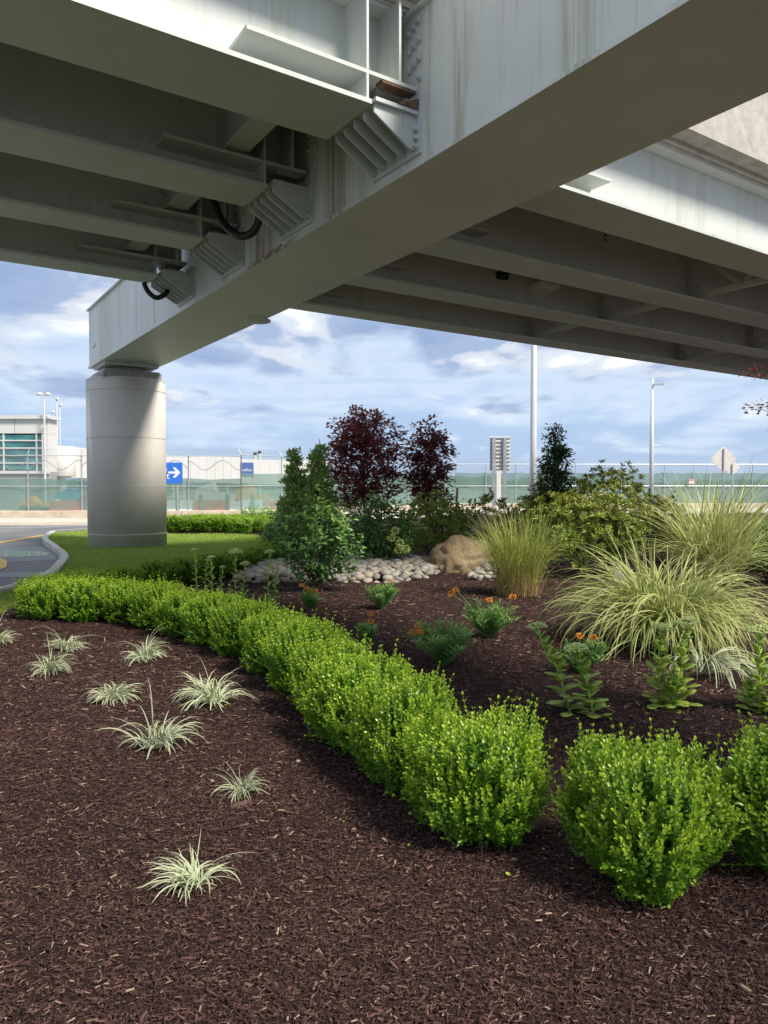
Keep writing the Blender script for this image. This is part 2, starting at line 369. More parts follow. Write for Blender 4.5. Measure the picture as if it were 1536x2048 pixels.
M['oak'] = leafmat('glossy_dark_leaf', (0.045, 0.11, 0.04), (0.10, 0.18, 0.05), (0.30, 0.28, 0.09), rough=0.4, trans=0.2, tip0=0.7)
M['sedum'] = leafmat('succulent_leaf', (0.34, 0.50, 0.07), (0.46, 0.60, 0.09), (0.60, 0.66, 0.12), rough=0.42, trans=0.2, tip0=0.8, var=0.45)
M['sedum_head'] = leafmat('pale_flower_head', (0.50, 0.60, 0.18), (0.60, 0.70, 0.25), (0.66, 0.72, 0.28), rough=0.7, trans=0.15)
M['milk'] = leafmat('narrow_green_leaf', (0.13, 0.28, 0.075), (0.21, 0.39, 0.11), (0.38, 0.52, 0.15), rough=0.5, trans=0.25, tip0=0.55)
M['orange'] = leafmat('orange_petal', (0.85, 0.22, 0.02), (0.92, 0.36, 0.04), (0.90, 0.42, 0.06), rough=0.6, trans=0.25)
def rockmat(name, a, b, d):
    t = MT(name); p = t.coord('Object')
    c = t.mix(t.ramp(t.noise(p, 2.2, 7, 0.65), [(0.35, 0.0), (0.65, 1.0)]), a, b)
    c = t.mix(t.ramp(t.noise(p, 7, 8, 0.7, 0.6), [(0.52, 0.0), (0.66, 0.8)]), c, d)
    c = t.mix(t.ramp(t.noise(p, 38, 6, 0.75), [(0.50, 0.0), (0.68, 0.55)]), c, d)
    t.bump(t.noise(p, 11, 9, 0.78), 1.0, 0.09); return t.fin(c, 0.85)
M['boulder'] = rockmat('tan_granite', (0.56, 0.39, 0.22), (0.68, 0.51, 0.33), (0.33, 0.225, 0.13))
M['boulder_pink'] = rockmat('pinkish_granite', (0.36, 0.25, 0.19), (0.46, 0.36, 0.30), (0.22, 0.17, 0.14))
M['boulder_grey'] = rockmat('grey_granite', (0.34, 0.30, 0.26), (0.46, 0.42, 0.36), (0.20, 0.18, 0.15))
t = MT('river_stone'); oi = t.new('ShaderNodeObjectInfo').outputs['Random']; at_ = t.attr('rnd')
c = t.ramp(t.math('FRACT', t.math('ADD', oi, at_)), [(0.0, (0.20, 0.195, 0.18)), (0.25, (0.33, 0.31, 0.27)), (0.5, (0.42, 0.36, 0.28)), (0.7, (0.27, 0.26, 0.25)), (0.85, (0.50, 0.46, 0.39)), (1.0, (0.36, 0.27, 0.20))])
c = t.mix(t.ramp(t.noise(t.coord('Object'), 9, 4), [(0.4, 0.0), (0.7, 0.35)]), c, (0.18, 0.17, 0.15)); M['stone'] = t.fin(c, 0.7)
M['galv'] = plain('galvanised_steel', (0.48, 0.50, 0.52), 0.45, 0.6, 0.12, 4)
M['alu'] = plain('aluminium_sheet', (0.74, 0.71, 0.67), 0.6, 0.0, 0.1, 5)
M['pole'] = plain('pole_grey_paint', (0.62, 0.63, 0.64), 0.5, 0.1, 0.06, 2)
M['black'] = plain('black_rubber', (0.015, 0.016, 0.018), 0.45, 0, 0.2, 6)
M['white'] = plain('white_panel', (0.60, 0.595, 0.58), 0.5, 0, 0.05, 0.5)
M['cream'] = plain('cream_panel', (0.62, 0.61, 0.58), 0.6, 0, 0.06, 0.5)
M['grey'] = plain('grey_panel', (0.28, 0.29, 0.29), 0.6, 0, 0.1, 1)
M['blue'] = plain('blue_sign_sheet', (0.03, 0.16, 0.62), 0.45, 0, 0.04, 2)
M['navy'] = plain('navy_sign_sheet', (0.02, 0.09, 0.38), 0.45, 0, 0.04, 2)
M['sign_white'] = plain('white_sign_sheet', (0.82, 0.82, 0.82), 0.5, 0, 0.03, 2)
M['red'] = plain('red_plastic', (0.62, 0.10, 0.06), 0.5, 0, 0.1, 3)
M['wood'] = plain('weathered_timber', (0.26, 0.20, 0.13), 0.85, 0, 0.25, 6)
M['orange_paint'] = plain('orange_equipment_paint', (0.62, 0.34, 0.05), 0.5, 0, 0.1, 3)
M['teal_paint'] = plain('blue_equipment_paint', (0.05, 0.22, 0.40), 0.5, 0, 0.15, 3)
t = MT('teal_glass'); c = t.mix(t.ramp(t.noise(t.pos((0.6, 0.6, 1.5)), 1.0, 4), [(0.4, 0.0), (0.6, 1.0)]), (0.02, 0.10, 0.10), (0.06, 0.24, 0.23)); M['glass'] = t.fin(c, 0.06, 0, 0.9)
t = MT('windscreen_mesh'); c = t.mix(t.ramp(t.noise(t.pos((1, 1, 0.5)), 0.8, 4), [(0.35, 0.0), (0.65, 1.0)]), (0.07, 0.195, 0.15), (0.115, 0.255, 0.205))
t.fin(c, 0.8); tp = t.new('ShaderNodeBsdfTransparent'); ms = t.new('ShaderNodeMixShader'); ms.inputs[0].default_value = 0.76
t.l.new(tp.outputs[0], ms.inputs[1]); t.l.new(t.b.outputs[0], ms.inputs[2]); t.l.new(ms.outputs[0], t.out.inputs[0]); M['screen'] = t.m
t = MT('chain_link'); g = t.new('ShaderNodeNewGeometry'); sx = t.new('ShaderNodeSeparateXYZ'); t.l.new(g.outputs['Position'], sx.inputs[0])
def dia(sgn):
    a = t.math('ADD', t.math('MULTIPLY', sx.outputs['X'], sgn), sx.outputs['Z'])
    return t.math('LESS_THAN', t.math('ABSOLUTE', t.math('SUBTRACT', t.math('FRACT', t.math('DIVIDE', a, 0.075)), 0.5)), 0.09)
mk = t.math('MULTIPLY', t.math('ADD', dia(1.0), dia(-1.0)), 0.45); t.fin((0.5, 0.52, 0.53), 0.5, 0.5)
tp = t.new('ShaderNodeBsdfTransparent'); ms = t.new('ShaderNodeMixShader'); t.l.new(mk, ms.inputs[0]); t.l.new(tp.outputs[0], ms.inputs[1]); t.l.new(t.b.outputs[0], ms.inputs[2]); t.l.new(ms.outputs[0], t.out.inputs[0]); M['chain'] = t.m
M['far_tree'] = leafmat('far_tree_leaf', (0.03, 0.065, 0.03), (0.06, 0.10, 0.045), (0.08, 0.13, 0.06), rough=0.8, trans=0.1)

# ------------------------------------------------------------------ ground, roads, island
def inside(px, py, poly):
    n = len(poly); r = np.zeros(px.shape, bool); j = n - 1
    for i in range(n):
        xi, yi = poly[i]; xj, yj = poly[j]
        c = ((yi > py) != (yj > py)) & (px < (xj - xi) * (py - yi) / (yj - yi + 1e-12) + xi)
        r ^= c; j = i
    return r
def smooth_line(pts, n=8, closed=False):
    p = [Vector((a[0], a[1], 0)) for a in pts]; out = []
    N = len(p); rngi = range(N) if closed else range(N - 1)
    for i in rngi:
        p0, p1, p2, p3 = (p[(i - 1) % N], p[i], p[(i + 1) % N], p[(i + 2) % N]) if closed else (p[max(i - 1, 0)], p[i], p[i + 1], p[min(i + 2, N - 1)])
        for k in range(n):
            u = k / n
            q = 0.5 * ((2 * p1) + (p2 - p0) * u + (2 * p0 - 5 * p1 + 4 * p2 - p3) * u * u + (3 * p1 - p0 - 3 * p2 + p3) * u ** 3)
            out.append((q.x, q.y))
    if not closed: out.append((p[-1].x, p[-1].y))
    return out
def sheet(name, poly, z, mat):
    b = Buf(); n = len(poly); b.add([(x, y, z) for x, y in poly], [tuple(range(n))]); return b.obj(name, mat)
def ribbon(name, line, w, z, mat, parent=None):
    b = Buf(); p = np.array(line); tg = np.gradient(p, axis=0); tg = nrm(tg); nn = np.stack([-tg[:, 1], tg[:, 0]], 1)
    L_ = p - nn * w / 2; R_ = p + nn * w / 2; m = len(p)
    v = np.concatenate([np.c_[L_, np.full(m, z)], np.c_[R_, np.full(m, z)]])
    b.add(v, [(i, i + 1, m + i + 1, m + i) for i in range(m - 1)]); return b.obj(name, mat, parent)

ROADZ = -0.12
tag(sheet('ground', [(-3500, -60), (3500, -60), (3500, 5000), (-3500, 5000)], ROADZ - 0.03, M['airfield']), kind='structure')
tag(sheet('road', [(-90, -25), (90, -25), (90, 52.2), (5.2, 52.2), (-7.4, 36.8), (-90, 36.0)], ROADZ, M['asphalt']), kind='structure')

ISL = smooth_line([(-11.7, 27.2), (-10.4, 23.6), (-8.5, 20.0), (-7.3, 17.6), (-6.6, 15.6), (-6.15, 14.0), (-6.0, 12.8), (-6.0, 11.6), (-6.6, 8.5), (-8.0, 5.0), (-10, 0), (-12, -8)], 6)
ISL_far = [(16, -8), (26, 20), (27, 44.5), (9, 45.5), (3, 41), (-5, 32.5), (-9, 29.6), (-11.0, 28.4)]
ISLAND = ISL + ISL_far
def gridmesh(name, poly, step, zoff, mat, xr, yr):
    xs = np.arange(xr[0], xr[1], step); ys = np.arange(yr[0], yr[1], step)
    X, Y = np.meshgrid(xs, ys, indexing='ij'); Z = hz(X, Y) + zoff
    nx, ny = X.shape
    cx = X[:-1, :-1] + step / 2; cy = Y[:-1, :-1] + step / 2
    keep = inside(cx, cy, poly)
    idx = np.arange(nx * ny).reshape(nx, ny)
    q = np.stack([idx[:-1, :-1], idx[1:, :-1], idx[1:, 1:], idx[:-1, 1:]], -1)[keep]
    used, inv = np.unique(q.ravel(), return_inverse=True)
    V = np.stack([X, Y, Z], -1).reshape(-1, 3)[used]
    b = Buf(); b.add(V, inv.reshape(-1, 4)); return b.obj(name, mat, smooth=True)
# lawn sheet covers the whole island; the planting bed lies 3 cm over it
pin = np.array(ISLAND)
tag(gridmesh('lawn', ISLAND, 0.30, -0.035, M['lawn'], (-13, 28), (-8.5, 46)), kind='structure')
BED = smooth_line([(-4.75, 9.35), (-4.75, 10.4), (-4.3, 11.5), (-3.7, 12.9), (-2.9, 14.6), (-2.35, 16.5), (-2.7, 19.5), (-3.3, 24.0), (-3.8, 25.6), (-7.4, 26.2), (-7.6, 29.2), (-5, 31.3), (3, 40), (9, 44), (26, 43.5), (25, 20), (15, -6), (-9, -6), (-7.2, 0), (-5.6, 5.5), (-4.75, 8.2)], 6, True)
tag(gridmesh('mulch_bed', BED, 0.14, 0.0, M['mulch'], (-10, 27), (-7, 45)), kind='structure')

# kerb: individual stones following the island edge
kb = empty('kerb', (0, 0, 0)); tag(kb, kind='structure')
line = np.array(ISL); seg = np.r_[0, np.cumsum(np.linalg.norm(np.diff(line, axis=0), axis=1))]
def on(sv): return np.array([np.interp(sv, seg, line[:, 0]), np.interp(sv, seg, line[:, 1])])
KL = 1.5; k = 0
while k * KL < min(seg[-1], 32):
    a0, a1 = k * KL + 0.012, (k + 1) * KL - 0.012
    pts = [on(a0 + (a1 - a0) * i / 3) for i in range(4)]
    b = Buf(); v = []; 
    for i, q in enumerate(pts):
        d = on(min(a0 + (a1 - a0) * i / 3 + 0.05, seg[-1])) - on(a0 + (a1 - a0) * i / 3 - 0.05); d /= np.linalg.norm(d) + 1e-9; nn = np.array([d[1], -d[0]])
        zt = 0.025 + float(hz(q[0], q[1])) * 0.5
        for off, z in ((-0.09, ROADZ - 0.02), (-0.075, zt - 0.02), (-0.055, zt), (0.09, zt), (0.09, ROADZ - 0.02)):
            v.append((q[0] + nn[0] * off, q[1] + nn[1] * off, z))
    f = [(i * 5 + j, i * 5 + (j + 1) % 5, (i + 1) * 5 + (j + 1) % 5, (i + 1) * 5 + j) for i in range(3) for j in range(5)]
    b.add(v, f + [(0, 1, 2, 3, 4), (19, 18, 17, 16, 15)]); b.obj('kerb_stone', M['kerb'], kb); k += 1
kb2 = ribbon('kerb_back', [(-11.7, 27.3), (-11.0, 28.4), (-9, 29.6), (-5, 32.5), (3, 41), (9, 45.5), (27, 44.5)], 0.18, 0.03, M['kerb'], kb)

# road paint and the puddle
def gl(pts): return [(gnd(u, v, ROADZ).x, gnd(u, v, ROADZ).y) for u, v in pts]
tag(ribbon('yellow_line', smooth_line(gl([(-120, 1108), (-40, 1093), (0, 1086), (40, 1079), (75, 1073), (104, 1069)]), 8), 0.22, ROADZ + 0.012, M['yellow']), kind='structure')
tag(ribbon('yellow_line', smooth_line(gl([(-90, 1112), (-30, 1114), (-2, 1120), (2, 1128), (-6, 1138), (-60, 1150)]), 8), 0.24, ROADZ + 0.012, M['yellow']), kind='structure')
tag(ribbon('white_line', smooth_line(gl([(-300, 1058), (0, 1056), (100, 1054), (180, 1051.5), (330, 1045)]), 6), 0.13, ROADZ + 0.012, M['white_paint']), kind='structure')
def blob(name, c, rx, ry, z, mat, seed):
    r = random.Random(seed); ph = [r.uniform(0, 6.28) for _ in range(3)]
    return sheet(name, [(c[0] + rx * math.cos(a) * (1 + .08 * math.sin(3 * a + ph[0]) + .05 * math.sin(5 * a + ph[1])), c[1] + ry * math.sin(a) * (1 + .1 * math.sin(2 * a + ph[2]) + .05 * math.sin(7 * a))) for a in np.linspace(0, 2 * math.pi, 48, endpoint=False)], z, mat)
g_ = gnd(20, 1108, ROADZ)
tag(blob('damp_patch', (g_.x - 1.2, g_.y + 0.0), 3.5, 2.6, ROADZ + 0.005, M['damp'], 3), kind='structure')
tag(blob('puddle', (g_.x - 1.0, g_.y - 0.1), 2.2, 1.0, ROADZ + 0.009, M['wet'], 5), kind='structure')
g2 = gnd(60, 1150, ROADZ)
tag(blob('damp_patch', (g2.x - 0.5, g2.y), 1.6, 0.5, ROADZ + 0.006, M['damp'], 9), kind='structure')

# far pavement
FA, FB, FC, FD = Vector((-30, 36.6, 0)), Vector((-7.0, 37.8, 0)), Vector((4.9, 52.6, 0)), Vector((42, 54.0, 0))
b = Buf()
for (p, q) in ((FA, FB), (FB, FC), (FC, FD)):
    d = (q - p).normalized(); nn = Vector((d.y, -d.x, 0))
    b.add([tuple(p + nn * 0.0 + Vector((0, 0, .06))), tuple(q + nn * 0.0 + Vector((0, 0, .06))), tuple(q + nn * 3.6 + Vector((0, 0, .0))), tuple(p + nn * 3.6 + Vector((0, 0, .0))),
           tuple(q + nn * 3.62 + Vector((0, 0, ROADZ))), tuple(p + nn * 3.62 + Vector((0, 0, ROADZ)))], [(3, 2, 1, 0), (5, 4, 2, 3)])
tag(b.obj('sidewalk', M['walk']), kind='structure')

# ------------------------------------------------------------------ bridge
OX, OY = 0.0, 8.56
gx, gy = 0.8182, 0.5750        # along the girders
bx, by = -0.535, 0.845         # along the crossbeam
def BR(s, t, z): return (OX + s * gx + t * bx, OY + s * gy + t * by, z)
BW, BZ0, BZ1 = 1.53, 4.85, 6.46

cap = empty('bridge_crossbeam', BR(BW / 2, 14.3, BZ0)); cap_inv = Matrix.Translation(cap.location).inverted()
def part(buf, name, mat, parent, smooth=False):
    o = buf.obj(name, mat, None, smooth); o.parent = parent; o.matrix_parent_inverse = Matrix.Translation(parent.location).inverted(); return o
T0, T1 = -17.0, 15.25
b = Buf(); b.box((0, T0, BZ0 + .05), (BW, T1, BZ1 - .04), BR); capbox = part(b, 'box_girder', M['steel_beam'], cap)
b = Buf(); b.box((-0.035, T0, BZ0), (BW + .035, T1 + .03, BZ0 + .0475), BR); part(b, 'bottom_flange', M['steel_beam'], cap)
b = Buf(); b.box((-0.06, T0, BZ1 - .038), (BW + .06, T1 + .05, BZ1), BR); part(b, 'top_flange', M['steel_beam'], cap)
b = Buf(); b.box((-0.03, 14.45, BZ0 + .50), (-0.001, 14.75, BZ0 + .58), BR); part(b, 'lifting_lug', M['steel_beam'], cap)
for tt in (-3.4, 8.9):
    b = Buf(); b.box((-.006, tt - .008, BZ0 + .06), (-.0005, tt + .008, BZ1 - .05), BR); part(b, 'weld_seam', M['steel_beam'], cap)
b = Buf(); b.lathe([(0.0, 0.0), (.10, .0), (.16, .02), (.16, .055), (.05, .07)], (0, 0, 0), 14)
drain = b.mesh('drain_fitting', M['steel_beam'])
d_ = link('drain_fitting', drain, cap); d_.matrix_parent_inverse = cap_inv; d_.location = BR(BW - .05, 6.9, BZ0 - .045); d_.scale = (1.6, 1.6, 1)
tag(cap, 'pale grey steel box crossbeam overhead, streaked with algae and rust, resting on the column', 'crossbeam')

def bolt_mesh():
    b = Buf(); b.lathe([(0.045, 0), (0.045, .010)], (0, 0, 0), 10); b.lathe([(0.031, .010), (0.031, .038), (.027, .042)], (0, 0, 0), 6); b.lathe([(0.014, .042), (0.014, .062)], (0, 0, 0), 8)
    return b.mesh('bolt', M['steel'])
BOLT = bolt_mesh()
mleft = Vector((-by, bx, 0)) if False else Vector((-0.845, -0.535, 0))
QB = mleft.to_track_quat('Z', 'Y').to_euler(); QBR = (-mleft).to_track_quat('Z', 'Y').to_euler()
def bolt(parent, s, t, z, right=False, sc=1.0):
    o = link('bolt', BOLT, parent); top = parent.parent or parent; o.matrix_parent_inverse = Matrix.Translation(top.location).inverted() if parent is top else Matrix.Identity(4)
    o.location = BR(s, t, z); o.rotation_euler = QBR if right else QB; o.scale = (sc,) * 3; return o

GT = [-0.27, 2.13, 4.45, 6.80]; GW = [0.92, 0.78, 0.66, 0.60]
RT = [0.05, 2.43, 4.75, 7.10]; RW = [0.80, 0.72, 0.64, 0.58]
ZF, ZT, ZD = 5.30, 6.47, 5.60      # bottom of flange, top of girder, underside of the notch plate
names_l = ['near edge', 'second', 'third', 'far edge']
def girder(tc, fw, side, label, far_s):
    """side -1: span on the left of the cap (ends at s=-0.05); +1: right span"""
    q = (lambda s: s) if side < 0 else (lambda s: BW - s)
    def bx_(b, s0, s1, t0, t1, z0, z1):
        a, c = sorted((q(s0), q(s1))); b.box((a, t0, z0), (c, t1, z1), BR)
    root = empty('bridge_girder', BR(q(-0.6), tc, ZF))
    end = far_s
    b = Buf(); bx_(b, end, -0.62, tc - fw / 2, tc + fw / 2, ZF, ZF + .045); part(b, 'bottom_flange', M['steel'], root)
    b = Buf(); bx_(b, end, -0.08, tc - .22, tc + .22, ZT - .035, ZT); part(b, 'top_flange', M['steel'], root)
    b = Buf(); bx_(b, end, -0.60, tc - .012, tc + .012, ZF + .0455, ZD + .02); bx_(b, end, -0.09, tc - .012, tc + .012, ZD + .0205, ZT - .0355); part(b, 'web', M['steel'], root)
    hw = fw * 0.46
    for sg in (-1, 1):
        t0, t1 = sorted((tc + sg * .0125, tc + sg * hw))
        b = Buf(); bx_(b, -1.92, -0.06, t0, t1, ZD, ZD + .038); part(b, 'notch_plate', M['steel'], root)
        for ss in (-0.66, -0.27):
            b = Buf(); bx_(b, ss, ss + .028, t0, t1 - .02 if sg > 0 else t1, ZD + .0385, ZT - .036); part(b, 'stiffener', M['steel'], root)
        b = Buf(); bx_(b, -0.66, -0.632, t0, t1, ZF + .0455, ZD - .0005); part(b, 'end_stiffener', M['steel'], root)
    # bearing under the notch plate
    b = Buf(); bx_(b, -0.44, -0.12, tc - .26, tc + .26, ZD - .045, ZD - .0005); p_ = part(b, 'sole_plate', M['bearing'], root)
    if side < 0 and tc < 0:
        b = Buf(); bx_(b, -0.47, -0.05, tc - .42, tc - .30, ZD - .03, ZD - .0006); part(b, 'rusty_shim', M['rust'], root)
    tag(root, label, 'girder', 'bridge girders'); return root
def bracket(tc, side, label, rusty=False):
    q = (lambda s: s) if side < 0 else (lambda s: BW - s)
    root = empty('bearing_bracket', BR(q(0), tc, 5.0))
    def bx_(b, s0, s1, t0, t1, z0, z1):
        a, c = sorted((q(s0), q(s1))); b.box((a, t0, z0), (c, t1, z1), BR)
    b = Buf(); bx_(b, -0.035, -0.001, tc - .46, tc + .46, 4.98, 5.52); bp = part(b, 'back_plate', M['steel'], root)
    b = Buf(); bx_(b, -0.56, -0.036, tc - .44, tc + .44, 5.36, 5.40); part(b, 'seat_plate', M['steel'], root)
    b = Buf(); bx_(b, -0.44, -0.14, tc - .24, tc + .24, 5.4005, 5.47); part(b, 'masonry_plate', M['bearing'], root)
    b = Buf(); c_ = BR(q(-.29), tc, 5.47); b.lathe([(.15, .0), (.15, .05), (.12, .055), (.12, .084)], c_, 20); part(b, 'bearing_disc', M['bearing'], root)
    for k in range(5):
        to = tc - .38 + .19 * k
        pts = [BR(q(s), to - .014, z) for s, z in ((-.036, 5.359), (-.53, 5.359), (-.55, 5.335), (-.55, 5.27), (-.13, 5.03), (-.10, 5.02), (-.036, 5.02))]
        b = Buf(); e = Vector(BR(0, .028, 0)) - Vector(BR(0, 0, 0)); b.prism(pts, e); part(b, 'fin', M['steel'], root)
    for k in range(4):
        for to in (-.425, .425):
            bolt(bp, q(-.036), tc + to, 5.05 + .085 * k + (0.12 if k == 3 else 0), side > 0, 0.8)
    if rusty:
        pts = [BR(-.037, tc - .455, 5.405), BR(-.037, tc - .455, 5.515), BR(-.30, tc - .455, 5.405)]
        b = Buf(); b.prism(pts, Vector(BR(0, .02, 0)) - Vector(BR(0, 0, 0))); part(b, 'gusset', M['rust'], root)
    tag(root, label, 'bracket', 'bearing brackets on the crossbeam'); return root
LG = ['broad sunlit steel bridge girder ending above the largest finned bracket', 'shaded steel bridge girder beside the thick hanging black hose',
      'shaded steel bridge girder ending between the two black hoses', 'outer steel bridge girder with the sky below it, over the round column']
RG = ['bright steel bridge girder under the concrete parapet, beyond the crossbeam', 'shaded steel bridge girder behind the bright one under the parapet',
      'shaded steel bridge girder carrying the small white lamp box', 'outermost steel bridge girder with tall light pole rising behind it']
LB = ['large finned bracket with rust on its upper corner, bolted to crossbeam', 'finned bearing bracket under the shaded girder with the thick black hose',
      'finned bearing bracket under the third girder, between the two hoses', 'finned bearing bracket with sky showing beside it and a thin black hose']
RB = ['finned bracket on the far face of the crossbeam under the bright girder', 'finned bracket on the far face of the crossbeam, second girder in',
      'finned bracket on the far face of the crossbeam, third girder in', 'finned bracket on the far face of the crossbeam, outermost girder']
for i in range(4):
    girder(GT[i], GW[i], -1, LG[i], -14.0); bracket(GT[i], -1, LB[i], i == 0)
    gr_ = girder(RT[i], RW[i], 1, RG[i], -34.0); bracket(RT[i], 1, RB[i])
    if i == 1:                                      # a short column of dark holes in this web
        for k in range(4):
            b = Buf(); b.box((6.55, RT[1] - .018, 6.12 + .088 * k), (6.60, RT[1] - .0125, 6.165 + .088 * k), BR); part(b, 'bolt_hole', M['black'], gr_)
# connection bolts on the cap's near face
for g0 in GT:
    for r_ in range(4):
        for c_ in range(3):
            if r_ == 3 and c_ > 0: continue
            bolt(capbox, -0.001, g0 - .20 - .085 * (2 - c_) * 1.0 - 0.05, 6.30 - .19 * r_ - .03 * c_ + .02, False, 0.9)

# end diaphragms and cross frames between neighbouring girders
def frame_between(t0, t1, s, kind, label):
    root = empty('cross_frame' if kind == 'k' else 'end_diaphragm', BR(s, (t0 + t1) / 2, ZF))
    if kind == 'd':
        b = Buf(); b.box((s - .15, t0 + .02, 5.70), (s + .15, t1 - .02, 5.725), BR); part(b, 'bottom_flange', M['steel'], root)
        b = Buf(); b.box((s - .008, t0 + .013, 5.7255), (s + .008, t1 - .013, ZT - .04), BR); part(b, 'web', M['steel'], root)
    else:
        for tt, sg in ((t0, 1), (t1, -1)):
            a, c = sorted((tt + sg * .0125, tt + sg * .19))
            b = Buf(); b.box((s - .012, a, ZF + .046), (s + .012, c, ZT - .036), BR); st = part(b, 'stiffener', M['steel'], root)
            for (za, zb) in ((ZF + .06, ZF + .36), (ZT - .36, ZT - .06)):
                a, c = tt + sg * .15, tt + sg * .46
                lo = za if za < 6 else zb
                pts = [BR(s + .0125, a, za), BR(s + .0125, a, zb), BR(s + .0125, a + (c - a) * .5, zb if za < 6 else zb), BR(s + .0125, c, (za + .10) if za < 6 else zb), BR(s + .0125, c, za if za < 6 else zb - .10)]
                b = Buf(); b.prism(pts, Vector(BR(.014, 0, 0)) - Vector(BR(0, 0, 0))); part(b, 'gusset', M['steel'], root)
        b = Buf(); b.box((s + .027, t0 + .1, ZF + .10), (s + .13, t1 - .1, ZF + .115), BR); b.box((s + .027, t0 + .1, ZF + .1155), (s + .042, t1 - .1, ZF + .20), BR); part(b, 'bottom_chord', M['steel'], root)
        b = Buf(); b.box((s + .027, t0 + .1, ZT - .20), (s + .13, t1 - .1, ZT - .185), BR); part(b, 'top_chord', M['steel'], root)
        tm = (t0 + t1) / 2
        for tt, sg in ((t0, 1), (t1, -1)):
            A = Vector(BR(s + .05, tt + sg * .3, ZT - .28)); C = Vector(BR(s + .05, tm + sg * -.05, ZF + .2))
            b = Buf(); d = (C - A).normalized(); n_ = Vector((gx, gy, 0)) * .008; w_ = d.cross(Vector((gx, gy, 0))).normalized() * .05
            b.prism([A - w_, A + w_, C + w_, C - w_], n_ * 2); part(b, 'diagonal', M['steel'], root)
    tag(root, label, 'cross frame' if kind == 'k' else 'diaphragm', 'steel cross bracing under the deck'); return root
gap = ['behind the bright girder', 'between the middle girders', 'against the outermost girder']; rowname = ['first row', 'second row', 'third row']
for i in range(3):
    frame_between(GT[i], GT[i + 1], -1.0, 'd', 'steel end diaphragm plate ' + ['beside the largest finned bracket', 'above the thick black hose', 'above the thin black hose'][i])
    for s_ in (9.15, 15.4, 21.6):
        frame_between(RT[i], RT[i + 1], s_, 'k', 'dark steel cross frame ' + gap[i] + ', ' + rowname[(9.15, 15.4, 21.6).index(s_)] + ' from the crossbeam')

# concrete deck with parapets, one slab per span
def deck(s0, s1, t_off, label):
    root = empty('bridge_deck', BR((s0 + s1) / 2, 3.2 + t_off, 6.5))
    ta, tb = -0.85 + t_off, 7.85 + t_off
    b = Buf(); b.box((s0, ta + .3, 6.50), (s1, tb - .3, 6.74), BR); part(b, 'slab', M['deck'], root)
    for t_, sg, pt in ((ta, 1, 7.75), (tb, -1, 7.2)):
        o = [(0, 6.56), (0, pt), (.24, pt), (.28, 7.0), (.42, 6.742), (.32, 6.742), (.32, 6.56)]
        pts = [BR(s0, t_ + sg * a, z) for a, z in o]
        b = Buf(); b.prism(pts if sg > 0 else pts[::-1], Vector(BR(s1 - s0, 0, 0)) - Vector(BR(0, 0, 0))); part(b, 'parapet', M['deck'], root)
    for tc in [x + (0 if t_off == 0 else .32) for x in GT]:
        b = Buf(); b.box((s0, tc - .24, 6.4705), (s1, tc + .24, 6.4995), BR); part(b, 'haunch', M['deck'], root)
    tag(root, label, 'bridge deck', 'bridge deck slabs')
deck(-14.0, BW / 2 - .04, 0, 'concrete bridge deck slab resting on the girders with the hanging hoses')
deck(BW / 2 + .04, 36, 0.3, 'concrete bridge deck with rough parapet above the bright girder')

# lamp box and sensor under the far span
L0 = at(1088, 576, 16.6)
root = empty('underdeck_lamp', L0); b = Buf(); fr = lambda x, y, z: (L0.x + x * gx + y * bx, L0.y + x * gy + y * by, L0.z + z)
b.box((-.30, -.20, -.02), (.30, .20, .07), fr); part(b, 'housing', M['sign_white'], root)
b = Buf(); b.box((-.24, -.15, -.045), (.24, .15, -.0205), fr); part(b, 'lens', M['sign_white'], root)
b = Buf(); b.tube([fr(0, 0, .07), fr(0, 0, 6.5 - L0.z)], .022, 8); part(b, 'stem', M['galv'], root)
tag(root, 'small white lamp box hanging below the bridge deck', 'lamp')
L1 = at(1003, 553, 16.0); root = empty('underdeck_sensor', L1); fr1 = lambda x, y, z: (L1.x + x * gx + y * bx, L1.y + x * gy + y * by, L1.z + z)
b = Buf(); b.box((-.11, -.09, -.06), (.12, .09, .05), fr1); b.box((-.15, -.11, .0505), (.16, .11, .07), fr1); part(b, 'housing', M['black'], root)
b = Buf(); b.tube([fr1(0, 0, .07), fr1(0, 0, 6.5 - L1.z)], .02, 8); part(b, 'stem', M['black'], root)
tag(root, 'small dark sensor box hanging below the bridge deck', 'sensor')

# hoses
def hose(pts, r, label):
    line = []
    P_ = [Vector(p) for p in pts]
    for i in range(len(P_) - 1):
        p0, p1, p2, p3 = P_[max(i - 1, 0)], P_[i], P_[i + 1], P_[min(i + 2, len(P_) - 1)]
        for k in range(8):
            u = k / 8; line.append(0.5 * ((2 * p1) + (p2 - p0) * u + (2 * p0 - 5 * p1 + 4 * p2 - p3) * u * u + (3 * p1 - p0 - 3 * p2 + p3) * u ** 3))
    line.append(P_[-1]); b = Buf(); b.tube(line, r, 10); return tag(b.obj('drain_hose', M['black'], None, True), label, 'hose', 'black hoses under the deck')
hose([at(424, 392, 11.0), at(437, 428, 10.9), at(455, 456, 10.8), at(480, 472, 10.7), at(503, 466, 10.6), at(516, 446, 10.55), at(519, 420, 10.5), at(521, 385, 10.45)], .055, 'thick black hose hanging in a loop below the girders')
hose([at(288, 566, 14.0), at(296, 583, 14.0), at(311, 595, 14.0), at(325, 592, 14.05), at(334, 584, 14.1), at(336, 572, 14.2)], .045, 'thin black hose looped against the sky')

